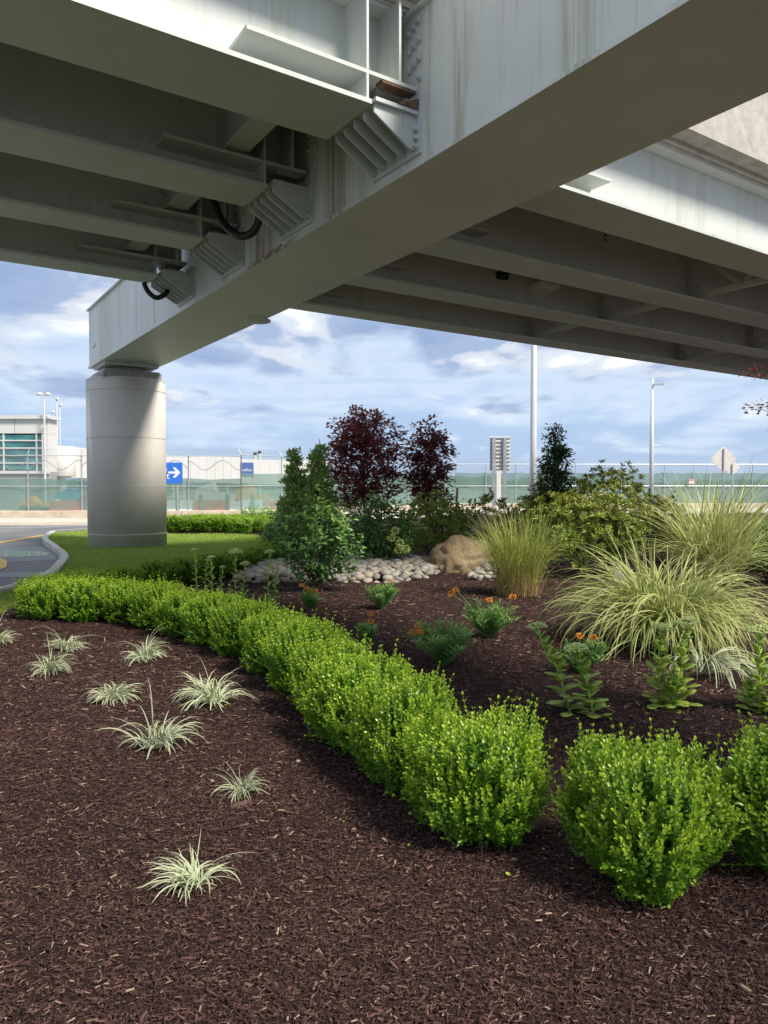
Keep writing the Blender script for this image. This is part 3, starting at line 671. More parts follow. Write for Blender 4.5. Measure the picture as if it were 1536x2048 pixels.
# round pier column
CX, CY = BR(BW / 2, 14.3, 0)[:2]
colm = empty('pier_column', (CX, CY, -0.05))
R0 = 1.03; prof = [(R0, -.15)]
prof += [(R0, 4.40)]; prof2 = [(R0, 4.40), (R0 - .012, 4.44), (R0 - .05, 4.46)]
b = Buf(); b.lathe(prof, (CX, CY, 0), 72); b.lathe(prof2, (CX, CY, 0), 72); part(b, 'shaft', M['column'], colm, False)
for p_ in colm.children[0].data.polygons: p_.use_smooth = len(p_.vertices) == 4
for zz in (0.32, 1.62, 2.88, 4.14):
    b = Buf(); b.lathe([(R0 - .02, zz - .016), (R0 + .005, zz - .011), (R0 + .006, zz + .004), (R0 - .02, zz + .012)], (CX, CY, 0), 72); part(b, 'form_seam', M['column'], colm, False)
for a in ():
    b = Buf(); b.box((CX + (R0 - .02) * math.cos(a) - .012, CY + (R0 - .02) * math.sin(a) - .025, -.1), (CX + (R0 - .02) * math.cos(a) + .012, CY + (R0 - .02) * math.sin(a) + .025, 4.38)); part(b, 'form_seam', M['column'], colm)
tag(colm, 'thick round pale concrete column standing on the lawn under the crossbeam', 'column')
pb = empty('pier_bearing', BR(BW / 2, 14.3, 4.46))
b = Buf(); b.box((.0, 13.55, 4.455), (BW, 15.05, 4.62), BR); part(b, 'pedestal', M['bearing'], pb)
b = Buf(); b.box((.04, 13.6, 4.6205), (BW - .04, 15.0, 4.66), BR); part(b, 'masonry_plate', M['bearing'], pb)
b = Buf(); b.lathe([(.50, .0), (.52, .02), (.52, .09), (.46, .11)], BR(BW / 2, 14.3, 4.6605), 28); part(b, 'pot_bearing', M['bearing'], pb)
b = Buf(); b.box((.06, 13.62, 4.771), (BW - .06, 14.98, 4.853), BR); part(b, 'sole_plate', M['steel'], pb)
for k in range(7):
    b = Buf(); x, y, z = BR(-.02, 13.66 + k * .22, 4.54); b.lathe([(.035, -.03), (.035, .03), (.02, .035)], (x, y, z), 8); part(b, 'anchor_nut', M['galv'], pb)
tag(pb, 'grey bearing block with anchor nuts between the column and the crossbeam', 'bearing')

# ------------------------------------------------------------------ fence, barrier wall
def barrier(p, q, label):
    d = (q - p).normalized(); nn = Vector((d.y, -d.x, 0)); L_ = (q - p).length
    root = empty('barrier_wall', p); k = 0
    n = max(1, round(L_ / 3.0)); st = L_ / n
    for i in range(n):
        a = p + d * (i * st + .012); e = d * (st - .024)
        pts = [a + nn * .16 + Vector((0, 0, -.1)), a + nn * .16 + Vector((0, 0, .38)), a + nn * .13 + Vector((0, 0, .41)), a - nn * .13 + Vector((0, 0, .41)), a - nn * .16 + Vector((0, 0, .38)), a - nn * .16 + Vector((0, 0, -.1))]
        b = Buf(); b.prism(pts, e); part(b, 'wall_panel', M['wall'], root)
    tag(root, label, 'wall')
barrier(FA, FB, 'low weathered concrete wall under the fence in front of the terminal')
barrier(FB, FC, 'low weathered concrete wall under the fence behind the purple trees')
barrier(FC, FD, 'low tan concrete wall under the fence behind the diamond signs')
def fence(p, q, step, top, scr0, scr1, label, coil=False):
    d = (q - p).normalized(); nn = Vector((d.y, -d.x, 0)); L_ = (q - p).length
    root = empty('chain_link_fence', p + Vector((0, 0, .41)))
    n = max(1, round(L_ / step)); st = L_ / n
    up = lambda z: Vector((0, 0, z))
    pb_ = Buf(); pb_.tube([(0, 0, -.3), (0, 0, top - .41)], .035, 8); pm = pb_.mesh('post', M['galv'])
    ab = Buf(); ab.tube([(0, 0, top - .41), tuple(-nn * .0 + d * 0.0 + nn * -.22 + up(top - .41 + .28))], .02, 5); am = ab.mesh('barbed_arm', M['galv'])
    for i in range(n + 1):
        c = p + d * (i * st) + up(.41)
        o = link('post', pm, root); o.location = c - root.location
        link('barbed_arm', am, o)
    for z, r_, nm in ((top - .03, .024, 'top_rail'), (.41 + (top - .41) * .44, .024, 'middle_rail')):
        b = Buf(); b.tube([p + up(z) + nn * .05, q + up(z) + nn * .05], r_, 6); part(b, nm, M['galv'], root)
    for k in range(3):
        f_ = (k + 1) / 3
        b = Buf(); b.tube([p - nn * .22 * f_ + up(top + .28 * f_), q - nn * .22 * f_ + up(top + .28 * f_)], .007, 4); part(b, 'barbed_wire', M['galv'], root)
    for i in range(n):
        a = p + d * (i * st); c = p + d * ((i + 1) * st)
        b = Buf(); b.add([tuple(a + up(.43) + nn * .04), tuple(c + up(.43) + nn * .04), tuple(c + up(top - .02) + nn * .04), tuple(a + up(top - .02) + nn * .04)], [(0, 1, 2, 3)]); part(b, 'mesh_panel', M['chain'], root)
        b = Buf(); v = []; m = 10
        for j in range(m + 1):
            u = j / m; sag = .07 * math.sin(math.pi * u) * (0.4 + 0.6 * random.random()); bow = .05 * math.sin(math.pi * u * 2 + i)
            pt = a + (c - a) * u
            for z in (scr0 + .02 * math.sin(9 * u + i), (scr0 + scr1) / 2, scr1 - sag): v.append(tuple(pt + nn * (-.06 + bow) + up(z)))
        b.add(v, [(j * 3 + k, (j + 1) * 3 + k, (j + 1) * 3 + k + 1, j * 3 + k + 1) for j in range(m) for k in range(2)]); part(b, 'screen_panel', M['screen'], root, True)
        if coil:
            pts = [a + (c - a) * (j / 12) + nn * .07 + up(2.62 + .24 * math.sin((j / 12) * math.pi * 2 * 1.5 + i)) for j in range(13)]
            b = Buf(); b.tube(pts, .018, 5); part(b, 'slack_cable', M['grey'], root)
    tag(root, label, 'fence')
fence(FA, FB, 2.6, 3.1, .43, 1.98, 'chain link fence with torn green screen in front of the terminal and jet bridge', True)
fence(FB, FC, 2.7, 3.15, .43, 2.25, 'chain link fence with green screen receding behind the purple trees')
fence(FC, FD, 2.07, 3.12, .43, 2.52, 'long chain link fence with green screen and barbed wire beyond the flower bed')

def textmesh(parent, txt, size, loc, rot, mat, name='lettering'):
    cu = bpy.data.curves.new(name, 'FONT'); cu.body = txt; cu.size = size; cu.extrude = 0.004; cu.align_x = 'CENTER'; cu.align_y = 'CENTER'
    o = bpy.data.objects.new(name, cu); COL.objects.link(o)
    dg = bpy.context.evaluated_depsgraph_get(); me = bpy.data.meshes.new_from_object(o.evaluated_get(dg)); bpy.data.objects.remove(o)
    me.materials.clear(); me.materials.append(mat)
    o = link(name, me, parent); o.location = loc; o.rotation_euler = rot; return o
# blue arrow sign on the fence
s0 = at(308, 925, 36.4); s1 = at(365, 967, 36.4)
root = empty('arrow_sign', (s1.x, s1.y, s1.z)); w_ = s1.x - s0.x + 1.0; h_ = s0.z - s1.z
b = Buf(); b.box((s1.x - w_, 36.40, s1.z), (s1.x, 36.43, s0.z)); part(b, 'panel', M['blue'], root)
for xx in (s1.x - .25, s1.x - w_ + .3):
    b = Buf(); b.tube([(xx, 36.46, -.1), (xx, 36.46, s1.z + .4)], .03, 8); part(b, 'post', M['galv'], root)
A0 = at(349, 945, 36.39); pts = []
for x, z in ((-.27, -.04), (.06, -.04), (-.08, -.19), (.04, -.19), (.26, 0), (.04, .19), (-.08, .19), (.06, .04), (-.27, .04)): pts.append((A0.x + x * 1.05, 36.399, A0.z + z * 1.25))
b = Buf(); b.prism(pts, (0, -.006, 0)); part(b, 'arrow', M['sign_white'], root)
for tx, u, v in (('e', 330, 939), ('ot', 331, 952)):
    q_ = at(u, v, 36.395) - root.location; textmesh(root, tx, 0.44, q_, (math.pi / 2, 0, 0), M['sign_white'])
tag(root, 'blue sign with white right arrow partly hidden behind the column', 'sign')
# small warning sign on the far fence
c_ = at(1383, 963, 52.9); root = empty('warning_sign', c_)
b = Buf(); b.box((c_.x - .16, 52.90, c_.z - .15), (c_.x + .16, 52.915, c_.z + .15)); part(b, 'panel', M['sign_white'], root)
b = Buf(); b.box((c_.x - .145, 52.894, c_.z + .05), (c_.x + .145, 52.8995, c_.z + .135)); part(b, 'red_band', M['red'], root)
for k in range(2):
    b = Buf(); b.box((c_.x - .11, 52.894, c_.z - .04 - k * .06), (c_.x + .11, 52.8995, c_.z - .02 - k * .06)); part(b, 'text_line', M['red'], root)
tag(root, 'small red and white warning sign fixed to the far fence', 'sign')

# ------------------------------------------------------------------ terminal and apron beyond the left fence
YB = 60.0
bl = at(96, 838, YB); zt = bl.z; XR = bl.x
root = empty('terminal_building', (XR, YB, -.15))
wz0, wz1 = at(0, 941, YB).z, at(0, 868, YB).z; wxr = at(85, 900, YB).x
b = Buf(); b.box((XR - 24, YB, wz1 + .05), (XR, YB + 1.6, zt)); part(b, 'upper_wall', M['cream'], root)
b = Buf(); b.box((XR - 24, YB + .02, -.15), (XR - .02, YB + 1.5, wz0 - .1)); part(b, 'lower_wall', M['grey'], root)
b = Buf(); b.box((wxr + .08, YB + .01, wz0 - .099), (XR - .01, YB + 1.55, wz1 + .0495)); part(b, 'corner_wall', M['cream'], root)
b = Buf(); b.box((XR - 24, YB - .15, wz0 - .25), (XR + .1, YB - .001, wz0 - .02)); part(b, 'sill_band', M['white'], root)
b = Buf(); b.box((XR - 24.2, YB - .25, zt), (XR + .25, YB + 1.8, zt + .28)); part(b, 'roof_edge', M['white'], root)
b = Buf(); b.box((XR - 24, YB + 1.3, wz0 - .0985), (wxr + .07, YB + 1.4, wz1 + .049)); part(b, 'inner_wall', M['grey'], root)
cols = [at(73, 900, YB).x, at(7, 900, YB).x]; dx = cols[0] - cols[1]
xs = [wxr, cols[0], cols[1]] + [cols[1] - dx * k for k in range(1, 5)]
rows = [wz1, at(0, 881, YB).z, at(0, 896, YB).z, at(0, 911, YB).z, at(0, 926, YB).z, wz0]
for i in range(len(xs) - 1):
    for j in range(len(rows) - 1):
        b = Buf(); b.box((xs[i + 1] + .05, YB + .08, rows[j + 1] + .05), (xs[i] - .05, YB + .10, rows[j] - .05)); part(b, 'window_pane', M['glass'], root)
for x in xs:
    b = Buf(); b.box((x - .0495, YB - .02, wz0), (x + .0495, YB + .15, wz1)); part(b, 'mullion', M['white'], root)
for z in rows[1:-1]:
    b = Buf(); b.box((xs[-1], YB - .015, z - .0495), (xs[0], YB + .14, z + .0495)); part(b, 'transom', M['white'], root)
for x in (XR - 2.6, XR - 8.0):
    b = Buf(); b.box((x - .02, YB - .012, wz1 + .06), (x + .02, YB - .001, zt - .01)); part(b, 'panel_joint', M['grey'], root)
tag(root, 'cream airport terminal with teal glazing beyond the green fence', 'building')

def mast(u, vtop, Y, zbase, label, heads, r=.07):
    top = at(u, vtop, Y); root = empty('roof_mast', (top.x, Y, zbase))
    b = Buf(); b.tube([(top.x, Y, zbase), (top.x, Y, top.z)], [r, r * .7], 8); part(b, 'pole', M['pole'], root)
    for dx, dz, s_ in heads:
        b = Buf(); b.tube([(top.x, Y, top.z + dz), (top.x + dx, Y, top.z + dz)], .03, 6); part(b, 'arm', M['pole'], root)
        b = Buf(); b.lathe([(.02, -.08), (.17 * s_, -.05), (.2 * s_, .06), (.1 * s_, .16), (.02, .18)], (top.x + dx, Y, top.z + dz + .05), 10); part(b, 'floodlight', M['white'], root)
    tag(root, label, 'mast', 'masts on the terminal')
mast(88, 790, 59.4, 0, 'grey mast with two white floodlights standing against the terminal corner', [(-.32, -.03, 1.4), (.32, -.03, 1.1), (.3, -1.75, .7)], .09)
mast(113, 800, 66, 0, 'slender mast with one lamp behind the terminal corner', [(.1, 0, .8), (-.3, -1.1, .8)], .09)
mast(119, 812, 70, 0, 'shorter slender mast beside the rotunda of the jet bridge', [(.15, 0, .8)], .09)

def jetbridge():
    root = empty('jet_bridge', (-26, 66, -.15))
    rc = at(124, 930, 64); zt_ = at(124, 893, 64).z; zb_ = at(124, 953, 64).z
    b = Buf(); b.lathe([(1.0, zb_), (1.05, zb_ + .05), (1.05, zt_ - .05), (.95, zt_)], (rc.x, 64, 0), 20); part(b, 'rotunda', M['alu'], root, True)
    b = Buf(); b.tube([(rc.x, 64, -.15), (rc.x, 64, zb_)], .35, 12); part(b, 'rotunda_leg', M['cream'], root)
    def tunnel(u0, u1, va0, vb0, va1, vb1, Y0, Y1, nm, mat):
        p = [at(u0, va0, Y0), at(u0, vb0, Y0), at(u1, vb1, Y1), at(u1, va1, Y1)]
        d = (p[3] - p[0]); d.z = 0; d.normalize(); nn = Vector((-d.y, d.x, 0)) * 2.2
        b = Buf(); b.prism(p, nn); part(b, nm, mat, root)
        n = 9
        for k in range(1, n):
            u = k / n; a = p[0].lerp(p[3], u); c = p[1].lerp(p[2], u)
            b = Buf(); f = d * .035; o = -nn.normalized() * .03
            b.prism([a + o - f, c + o - f, c + o + f, a + o + f], nn.normalized() * .0295); part(b, 'rib', M['cream'], root)
    tunnel(139, 330, 893, 955, 912, 962, 65, 70, 'tunnel', M['white'])
    tunnel(330, 480, 910, 960, 914, 968, 70.5, 74, 'tunnel', M['white'])
    tunnel(480, 655, 918, 966, 922, 974, 74.5, 79, 'tunnel', M['white'])
    for u, Y in ((352, 70.6), (440, 73), (600, 78), (205, 66.8)):
        a = at(u, 960, Y)
        for k in (-.5, .5):
            b = Buf(); b.tube([(a.x + k, Y + .8, -.15), (a.x + k, Y + .8, a.z)], .13, 8); part(b, 'leg', M['cream'], root)
        b = Buf(); b.box((a.x - .7, Y + .7, .5), (a.x + .7, Y + .9, .75)); part(b, 'cross_beam', M['cream'], root)
    tag(root, 'long white ribbed jet bridge sloping behind the fence', 'jet bridge')
jetbridge()
# airline sign panel and gate number
p0, p1 = at(480, 925, 60), at(507, 954, 60); root = empty('airline_sign', (p0.x, 60, -.15))
b = Buf(); b.box((p0.x, 60, p1.z), (p1.x, 60.08, p0.z)); part(b, 'panel', M['navy'], root)
b = Buf(); b.tube([(p1.x - .1, 60.12, -.15), (p1.x - .1, 60.12, p1.z + .3)], .05, 8); part(b, 'post', M['galv'], root)
textmesh(root, 'jetBlue', .30, ((p1.x - p0.x) / 2, -.01, at(480, 940, 60).z + .15), (math.pi / 2, 0, 0), M['sign_white'])
tag(root, 'square navy sign with white lettering standing in front of the jet bridge', 'sign')
p0, p1 = at(617, 907, 62), at(628, 919, 62); root = empty('gate_sign', (p0.x, 62, -.15))
b = Buf(); b.box((p0.x, 62, p1.z), (p1.x, 62.08, p0.z)); part(b, 'panel', M['black'], root)
b = Buf(); b.tube([((p0.x + p1.x) / 2, 62.12, -.15), ((p0.x + p1.x) / 2, 62.12, p1.z + .3)], .05, 8); part(b, 'post', M['galv'], root)
textmesh(root, '2', .5, ((p1.x - p0.x) / 2, -.01, (p0.z + p1.z) / 2 + .15), (math.pi / 2, 0, 0), M['sign_white'])
tag(root, 'small black gate number sign above the arborvitae', 'sign')
for u, vt, lb in ((510, 907, 'white vent pipe with dark cap, the left of a pair behind the jet bridge'), (519, 904, 'white vent pipe with dark cap, the taller of a pair behind the jet bridge')):
    a = at(u, vt, 82); root = empty('vent_pipe', (a.x, 82, -.15))
    b = Buf(); b.tube([(a.x, 82, -.15), (a.x, 82, a.z - .15)], .17, 10); part(b, 'pipe', M['white'], root)
    b = Buf(); b.tube([(a.x, 82, a.z - .15), (a.x, 82, a.z + .12)], .2, 10); part(b, 'cap', M['black'], root)
    tag(root, lb, 'pipe')
# timber posts and red-white barricades just beyond the fence, apron gear
for u in (170, 355, 402, 455, 505):
    a = gnd(u, 1022, -.13); Y = 40.5; x = (u - 768) / 1540 * Y
    b = Buf(); b.tube([(x, Y, -.15), (x, Y, 1.12), (x, Y, 1.17)], [.11, .11, .08], 8); tag(b.obj('timber_post', M['wood']), 'stout timber bollard post just behind the green fence screen', 'post', 'timber posts behind the fence')
for k in range(9):
    x = -19.5 + k * 2.05 - 0.0; Y = 45 + k * .25
    root = empty('water_barrier', (x, Y, -.15)); m = M['red'] if k % 2 == 0 else M['sign_white']
    prof = [(-.28, 0), (-.28, .2), (-.12, .45), (-.09, .92), (.09, .92), (.12, .45), (.28, .2), (.28, 0)]
    b = Buf(); b.prism([(x, Y + a, -.15 + z) for a, z in prof], (1.95, 0, 0)); part(b, 'body', m, root)
    b = Buf(); b.box((x + .3, Y - .1, .7), (x + .55, Y - .095 + .19, .7705 + .06)); part(b, 'cap', M['sign_white'] if k % 2 == 0 else M['red'], root)
    tag(root, ('red' if k % 2 == 0 else 'white') + ' plastic traffic barrier in the row behind the green screen', 'barrier', 'red and white barriers behind the fence')
def apron_cart(u, Y, mat, label, sx=1.0, sz=1.0):
    x = (u - 768) / 1540 * Y; root = empty('baggage_cart', (x, Y, -.15))
    b = Buf(); b.box((x - 1.1 * sx, Y - .6, .25), (x + 1.1 * sx, Y + .6, .45)); part(b, 'chassis', mat, root)
    b = Buf(); b.prism([(x - 1.0 * sx, Y - .55, .4505), (x - .9 * sx, Y - .55, 1.0 * sz), (x - .1, Y - .55, 1.35 * sz), (x + .2, Y - .55, .8 * sz), (x + 1.0 * sx, Y - .55, .75 * sz), (x + 1.0 * sx, Y - .55, .4505)], (0, 1.1, 0)); part(b, 'body', mat, root)
    for k in (-.7, .7):
        for yy in (-.62, .5):
            b = Buf(); b.tube([(x + k * sx, Y + yy, .12), (x + k * sx, Y + yy + .14, .12)], .27, 14); part(b, 'wheel', M['black'], root)
    tag(root, label, 'cart')
apron_cart(70, 50, M['orange_paint'], 'orange apron tug behind the green screen near the terminal', .7, .7)
apron_cart(150, 52, M['teal_paint'], 'blue apron cart behind the green screen, next to the column', 1.2, 1.1)
apron_cart(505, 58, M['orange_paint'], 'orange apron belt loader behind the screen near the airline sign', 1.2, 1.3)
apron_cart(430, 60, M['cream'], 'cream apron cart behind the green screen, right of the arrow sign', 1.5, 1.4)
# hydrant
x = (495 - 768) / 1540 * 38.6; b = Buf(); b.lathe([(.16, 0), (.16, .06), (.11, .08), (.11, .55), (.15, .57), (.15, .62), (.10, .74), (.03, .82), (.03, .88)], (x, 39.4, -.15), 12)
tag(b.obj('hydrant', M['teal_paint']), 'dark blue hydrant behind the green fence screen', 'hydrant')

# ------------------------------------------------------------------ poles and roadside signs on the right
def gz(x, y): return float(hz(x, y))
def light_pole(u, vtop, Y, r0, r1, arms, label, ztop=None):
    top = at(u, vtop, Y); zt = ztop or top.z; x = (u - 768) / 1540 * Y; root = empty('light_pole', (x, Y, -.15))
    b = Buf(); b.tube([(x, Y, -.15), (x, Y, 4), (x, Y, zt)], [r0, r0 * .92, r1], 16); part(b, 'pole', M['pole'], root, True)
    b = Buf(); b.box((x - r0 * 1.8, Y - r0 * 1.8, -.15), (x + r0 * 1.8, Y + r0 * 1.8, .05)); part(b, 'base_plate', M['galv'], root)
    for dz, ln, kind in arms:
        z = zt - dz
        b = Buf(); b.tube([(x, Y, z), (x + ln * .5, Y - .02, z + .05), (x + ln, Y - .04, z + .06)], [.05, .04, .03], 8); part(b, 'arm', M['pole'], root)
        if kind == 'lamp':
            b = Buf(); b.prism([(x + ln - .1, Y - .2, z + .02), (x + ln + .55, Y - .2, z + .06), (x + ln + .5, Y - .2, z + .13), (x + ln - .1, Y - .2, z + .13)], (0, .32, 0)); part(b, 'lamp_head', M['galv'], root)
    tag(root, label, 'light pole')
light_pole(1066, 700, 42, .195, .12, [], 'tall thick white pole rising behind the bridge beside the conical dark tree', 21.0)
light_pole(1302, 757, 48, .14, .06, [(.45, .15, 'lamp'), (4.2, .6, 'rod')], 'slim lamp pole with short arm, standing clear against the sky')
# back of a panel sign
Y = 40.0; a, c = at(980, 873, Y), at(1020, 941, Y); root = empty('guide_sign', (a.x, Y, -.15))
b = Buf(); b.box((a.x, Y, c.z), (c.x, Y + .03, a.z)); part(b, 'panel', M['alu'], root)
for k in range(9):
    z = c.z + .08 + k * (a.z - c.z - .16) / 8
    b = Buf(); b.box((a.x + .01, Y - .05, z - .03), (c.x - .01, Y - .0005, z + .03)); part(b, 'rib', M['grey'] if k % 9 == 99 else M['galv'], root)
for u in (987, 1009):
    p_ = at(u, 900, Y)
    b = Buf(); b.box((p_.x - .08, Y - .16, -.15), (p_.x + .08, Y - .0505, a.z - .05)); part(b, 'post', M['galv'], root)
    for k in range(6):
        b = Buf(); z = c.z + .12 + k * (a.z - c.z - .2) / 6; b.box((p_.x - .14, Y - .10, z + .02), (p_.x + .14, Y - .0502, z + .08)); part(b, 'clamp', M['galv'], root)
tag(root, 'grey back of a ribbed panel sign on two posts, left of the tall pole', 'sign')
p_ = at(998, 910, 42); b = Buf(); b.box((p_.x - .12, 42, -.15), (p_.x + .12, 42.1, p_.z)); tag(b.obj('utility_cabinet_post', M['alu']), 'narrow grey metal post seen between the two legs of the panel sign', 'post')
def diamond(u, v, half, Y, label):
    c = at(u, v, Y); h = half / 1540 * Y; root = empty('diamond_sign', (c.x, Y, -.15))
    k = .1 * h; pts = []
    for ax, az in ((1, 0), (0, 1), (-1, 0), (0, -1)):
        px, pz = ax * h, az * h; qx, qz = -az, ax
        pts += [(c.x + px - qx * k - ax * k, Y, c.z + pz - qz * k - az * k), (c.x + px + qx * k - ax * k, Y, c.z + pz + qz * k - az * k)]
    b = Buf(); b.prism(pts, (0, .02, 0)); part(b, 'panel', M['alu'], root)
    b = Buf(); b.box((c.x - .032, Y - .05, -.15), (c.x + .032, Y - .0005, c.z + h * .78)); part(b, 'post', M['galv'], root)
    for s_ in (-.45, .45):
        b = Buf(); b.lathe([(.02, -.02), (.02, .0)], (c.x, Y - .05, c.z + s_ * h), 6); part(b, 'bolt', M['galv'], root)
    tag(root, label, 'sign')
diamond(1447, 918, 27, 40, 'large grey back of a diamond road sign above the tall grass')
diamond(1464, 935, 17, 42.5, 'small grey back of a diamond sign partly behind the larger one')
# black garden stake
Y = 15.5; p_ = at(1299, 975, Y); root = empty('garden_stake', (p_.x, Y, 0))
b = Buf(); b.tube([(p_.x, Y, -.1), (p_.x, Y, p_.z - .2)], .028, 8); part(b, 'rod', M['black'], root)
b = Buf(); b.lathe([(.03, -.34), (.06, -.32), (.06, -.22), (.035, -.2), (.045, -.12), (.02, -.1), (.02, -.02), (.004, 0)], (p_.x, Y, p_.z), 10); part(b, 'finial', M['black'], root)
tag(root, 'thin black finial stake among the olive leathery shrubs', 'stake')

# distant wood
b = Buf(); r = np.random.default_rng(3)
n = 26000; X = r.uniform(-520, 620, n); Yd = r.uniform(690, 730, n)
hh = 6.5 + 3.0 * np.sin(X * .012 + 1) + 2.0 * np.sin(X * .045) + 1.3 * np.sin(X * .13 + 2)
P_ = np.c_[X, Yd, r.random(n) ** .7 * hh + ROADZ]
leaves(b, LEAF2, P_, rdir(r, n), rdir(r, n), r.uniform(2.5, 4.5, n), r.uniform(2, 3.5, n), r.random(n), r.random(n))
tag(b.obj('far_wood', M['far_tree']), 'hazy line of woodland on the horizon beyond the airfield', 'woodland', kind='stuff')

# ------------------------------------------------------------------ mulch chips
def chips(name, n_per, xr, seed, label):
    r = np.random.default_rng(seed); b = Buf()
    for (y0, y1, dens, l0, l1) in n_per:
        xw = 0.62 * y1 + 1.0; area = 2 * xw * (y1 - y0); n = int(area * dens)
        x = r.uniform(-xw, xw, n); y = r.uniform(y0, y1, n)
        keep = (np.abs(x) < 0.60 * y + 0.9) & inside(x, y, BED); x, y = x[keep], y[keep]; n = len(x)
        L_ = np.clip(r.lognormal(0, .45, n), .4, 2.6) * (l0 + l1) * .46; Wd = np.minimum(L_ * r.uniform(.08, .36, n), .012); az = r.uniform(0, 6.283, n); tl = r.normal(0, .22, n)
        d = np.stack([np.cos(az) * np.cos(tl), np.sin(az) * np.cos(tl), np.sin(tl)], -1); s_ = np.stack([-np.sin(az), np.cos(az), r.normal(0, .35, n)], -1); s_ = nrm(s_); u = np.cross(d, s_)
        c = np.stack([x, y, hz(x, y) + r.uniform(.002, .016, n)], -1)
        a = d * (L_ / 2)[:, None]; w = s_ * (Wd / 2)[:, None]; h = u * (Wd * .35)[:, None]; bend = r.uniform(.5, 1, n)[:, None]
        v = np.stack([c - a - w * bend, c - a * .9 + h, c - a + w, c + a - w, c + a * .95 + h, c + a + w * bend], 1)
        base = (np.arange(n) * 6)[:, None]
        f = np.concatenate([base + np.array([[0, 1, 4, 3]]), base + np.array([[1, 2, 5, 4]])])
        patch = .5 * np.sin(1.3 * x + .7 * y) * np.sin(.9 * y - .4 * x + 1) + .3 * np.sin(3.1 * x + 2) * np.sin(2.7 * y); rn = np.clip(r.random(n) ** (1 - .35 * patch), 0, 1); rn = np.where(r.random(n) < .08, rn * .1 + .9, rn * .9)
        b.add(v.reshape(-1, 3), f, np.repeat(rn, 6))
    return tag(b.obj(name, M['chip']), label, 'mulch', kind='stuff')
chips('wood_mulch', [(1.6, 3.2, 14000, .005, .025), (3.2, 5, 8000, .007, .029), (5, 8, 2800, .013, .040), (8, 13, 500, .028, .07), (13, 20, 90, .04, .09)], None, 11, 'dark brown shredded bark mulch covering the planting bed')

# lawn blades
r = np.random.default_rng(5); b = Buf()
n = 230000; x = r.uniform(-12, -1.5, n); y = 8.0 + (30 - 8.0) * r.random(n) ** 1.25
keep = inside(x, y, ISLAND) & ~inside(x, y, BED); x, y = x[keep], y[keep]; n = len(x)
h = r.uniform(.03, .065, n); az = r.uniform(0, 6.283, n); w = r.uniform(.006, .012, n) * (1 + y * .04)
le = np.stack([np.cos(az), np.sin(az), np.zeros(n)], -1); c = np.stack([x, y, hz(x, y) - .04], -1)
tipv = c + np.stack([r.normal(0, .02, n), r.normal(0, .02, n), h], -1)
v = np.stack([c - le * w[:, None] / 2, c + le * w[:, None] / 2, tipv], 1)
b.add(v.reshape(-1, 3), (np.arange(n) * 3)[:, None] + np.array([[0, 1, 2]]), np.repeat(r.random(n), 3), np.tile([0, 0, 1.], n))
tag(b.obj('lawn_grass', M['grass']), 'mown green lawn grass around the concrete column', 'grass', kind='stuff')

ORD = ['first', 'second', 'third', 'fourth', 'fifth', 'sixth', 'seventh', 'eighth', 'ninth', 'tenth', 'eleventh', 'twelfth', 'thirteenth', 'fourteenth']
